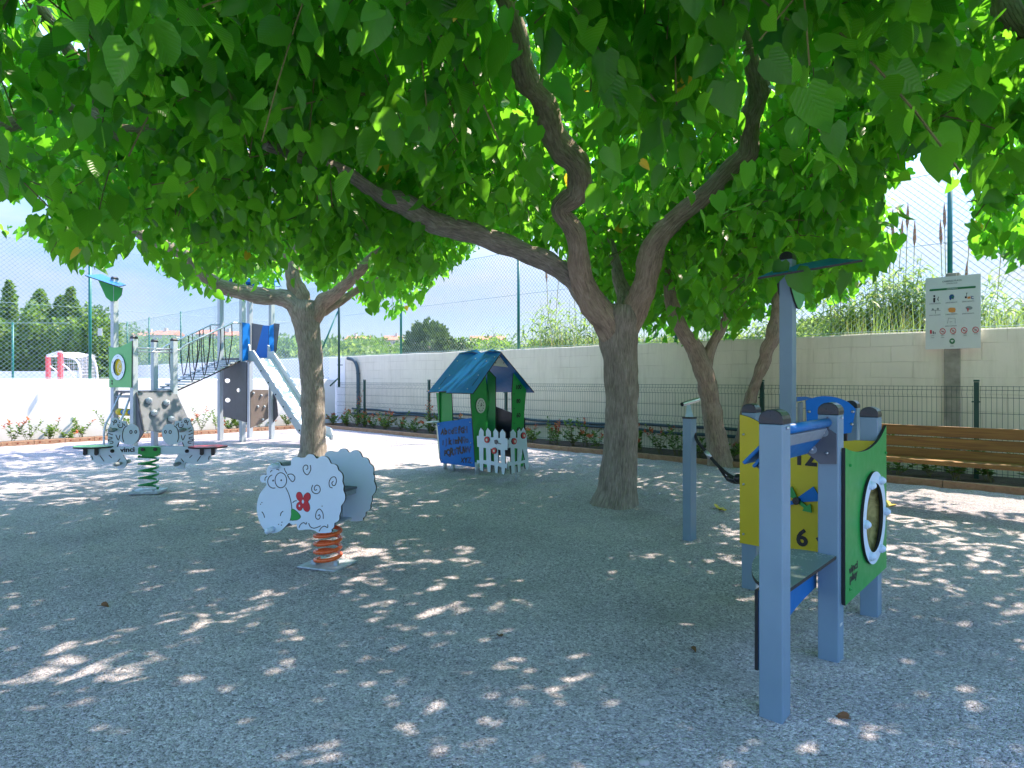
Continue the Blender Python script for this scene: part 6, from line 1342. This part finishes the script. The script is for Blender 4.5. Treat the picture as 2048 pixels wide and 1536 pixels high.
cane('tall reed clump with brown plumes just right of the station mast', 1738, 11.6, 545, 6, 0.75, 38, 6)
cane('dense reed clump with plumes left of the sign board', 1800, 11.2, 515, 7, 0.7, 44, 8); cane('reed clump rising directly behind the left edge of the sign', 1855, 11.0, 520, 8, 0.6, 34, 4)
cane('reed clump behind the right edge of the sign', 1935, 10.6, 560, 9, 0.55, 28, 1); cane('reed clump between the sign and the right edge of the picture', 2000, 10.4, 590, 10, 0.6, 28, 1); cane('rightmost reed clump, half outside the picture', 2065, 10.2, 580, 11, 0.6, 26, 1)

# ---------------------------------------------------------------- planting bed shrubs
def bedshrub(label, base, h_, seed, red=0.25, grp=None, w_=0.22, lf_=34):
    t = thing('bed_shrub', label, 'shrub', tuple(base), grp); r = np.random.default_rng(seed); q = MB(); pos = []; tip = []; mi = []; sz_ = []
    for i in range(r.integers(4, 8)):
        a = r.random()*6.283; tp_ = np.array(base)+np.array([math.cos(a)*w_*r.random()**.5, math.sin(a)*w_*r.random()**.5, h_*r.uniform(0.45, 1.0)]); b0 = np.array(base)+r.normal(0, 0.02, 3)*np.array([1, 1, 0]); md = (b0+tp_)/2+np.array([0, 0, 0.04])
        q.tube([Vector(b0), Vector(md), Vector(tp_)], [0.005, 0.004, 0.002], 4, False); rd = r.random() < red*1.6; nl_ = lf_//5+3
        for j in range(nl_):
            s_ = 0.2+0.8*j/(nl_-1); c = b0*(1-s_)**2+2*md*s_*(1-s_)+tp_*s_*s_; az = j*2.4+r.random(); pos.append(c); tip.append([math.cos(az), math.sin(az), 0.2+0.8*s_*s_+r.normal(0, .25)]); sz_.append(0.075*r.uniform(0.7, 1.25)*(1.15-0.3*s_)); mi.append(1 if (rd and s_ > 0.72) else 0)
    q.build('stems', M['twig'], t); n = len(pos); leafmesh('foliage', pos, np.array(tip), np.random.default_rng(seed).normal(0, .35, (n, 3))+np.array([0, 0, 1]), sz_, [M['leafbed'], M['leafred']], t, NV*np.array([1.5, 1, 1]), NF, np.array(mi), True); return t
ONES = 'first second third fourth fifth sixth seventh eighth ninth tenth eleventh twelfth thirteenth fourteenth fifteenth sixteenth seventeenth eighteenth nineteenth twentieth'.split()
def ordn(i): return ONES[i] if i < 20 else (('twenty', 'thirty', 'forty', 'fifty')[(i+1)//10-2]+('-'+ONES[(i+1) % 10-1] if (i+1) % 10 else 'th')) if (i+1) % 10 else ('twentieth', 'thirtieth', 'fortieth', 'fiftieth')[(i+1)//10-2]
rr = random.Random(8); i = 0; s_ = -0.5; L_ = []
while s_ < 7.2:
    L_.append(s_); s_ += rr.uniform(0.22, 0.45)
for j, s_ in enumerate(L_):
    h_ = rr.uniform(0.22, 0.62); ad = 'low' if h_ < 0.36 else ('tall' if h_ > 0.5 else 'red tipped')
    bedshrub('%s shrub, %s from the left in the sunlit bed at the white wall' % (ad, ordn(j)), ll(s_, 0.18+0.25*rr.random(), 0.05), h_, 200+j, 0.24, 'shrubs along the white wall', 0.28, 75)
t = -2.2; L_ = []
while t < 13.9: L_.append(t); t += rr.uniform(0.24, 0.44)
for j, t in enumerate(L_[::-1]):
    h_ = rr.uniform(0.26, 0.56); ad = 'low dark' if h_ < 0.36 else ('upright leafy' if h_ > 0.47 else 'bushy green')
    bedshrub('%s shrub, %s from the left in the shaded bed along the wire fence' % (ad, ordn(j)), wl(t, 0.52+0.30*rr.random(), 0.05), h_, 300+j, 0.25 if t > 4 else 0.06, 'shrubs along the wire fence', 0.30, 90)
bedshrub('taller reddish shrub at the corner post left of the playhouse', wl(12.9, 0.6, .05), 0.95, 901, 0.9, None, 0.3, 40)
bedshrub('tall thin shrub with orange tip just left of the playhouse', P(860, 872, 13.6).xyz*Vector((1, 1, 0)) if False else Vector(((860-1024)/F*14.2, 14.2, 0.05)), 0.95, 902, 0.9, None, 0.10, 60)

# ---------------------------------------------------------------- small things lying on the gravel
def fallen(label, px, py, m, sz_, seed):
    Y_ = 1600/(py-HZ); x = (px-1024)/F*Y_; z = gz(x, Y_)+0.008; r = np.random.default_rng(seed)
    return tag(leafmesh('fallen_leaf', [(x, Y_, z)], [(math.cos(seed), math.sin(seed), 0.12)], [(0.2, -0.3, 1)], [sz_], M[m], None, curl=[1.0]), label, 'leaf')
fallen('curled yellow leaf lying between the spyglass post and the yellow board', 1436, 1020, 'yleaf', 0.12, 1); fallen('small yellow leaf beside the curled one near the spyglass post', 1449, 1024, 'yleaf', 0.07, 2)
fallen('yellow leaf lying on sunlit gravel in front of the bench', 1783, 1010, 'yleaf', 0.11, 4); fallen('brown dead leaf right of the front station post', 1697, 1440, 'deadleaf', 0.045, 3)
fallen('tiny dark leaf left of the front station post', 1382, 1296, 'deadleaf', 0.04, 5); fallen('dark leaf lying in the shade on the left', 202, 1215, 'deadleaf', 0.05, 6); fallen('dark leaf on the gravel right of the sheep spring', 1000, 1278, 'deadleaf', 0.04, 8)
for i, (px, py, s_, lb) in enumerate(((1288, 1528, 0.022, 'pale pebble at the bottom edge, leftmost of the pair'), (1606, 1529, 0.016, 'pale pebble at the bottom edge below the front post'), (1602, 1520, 0.010, 'tiny pale stone just above the bottom edge pebble'), (1288, 1238, 0.012, 'small pale stone lying by a sun fleck in the middle'))):
    Y_ = 1600/(py-HZ); x = (px-1024)/F*Y_; q = MB(); s_ *= 0.75; q.ball((x, Y_, gz(x, Y_)+s_*0.2), s_, (1.3, 1, 0.6), 12); o = q.build('pebble', M['stone'], None, smooth=True); tag(o, lb, 'stone')
    for v in o.data.vertices: v.co += v.normal*0.25*s_*noise.noise(v.co*60)
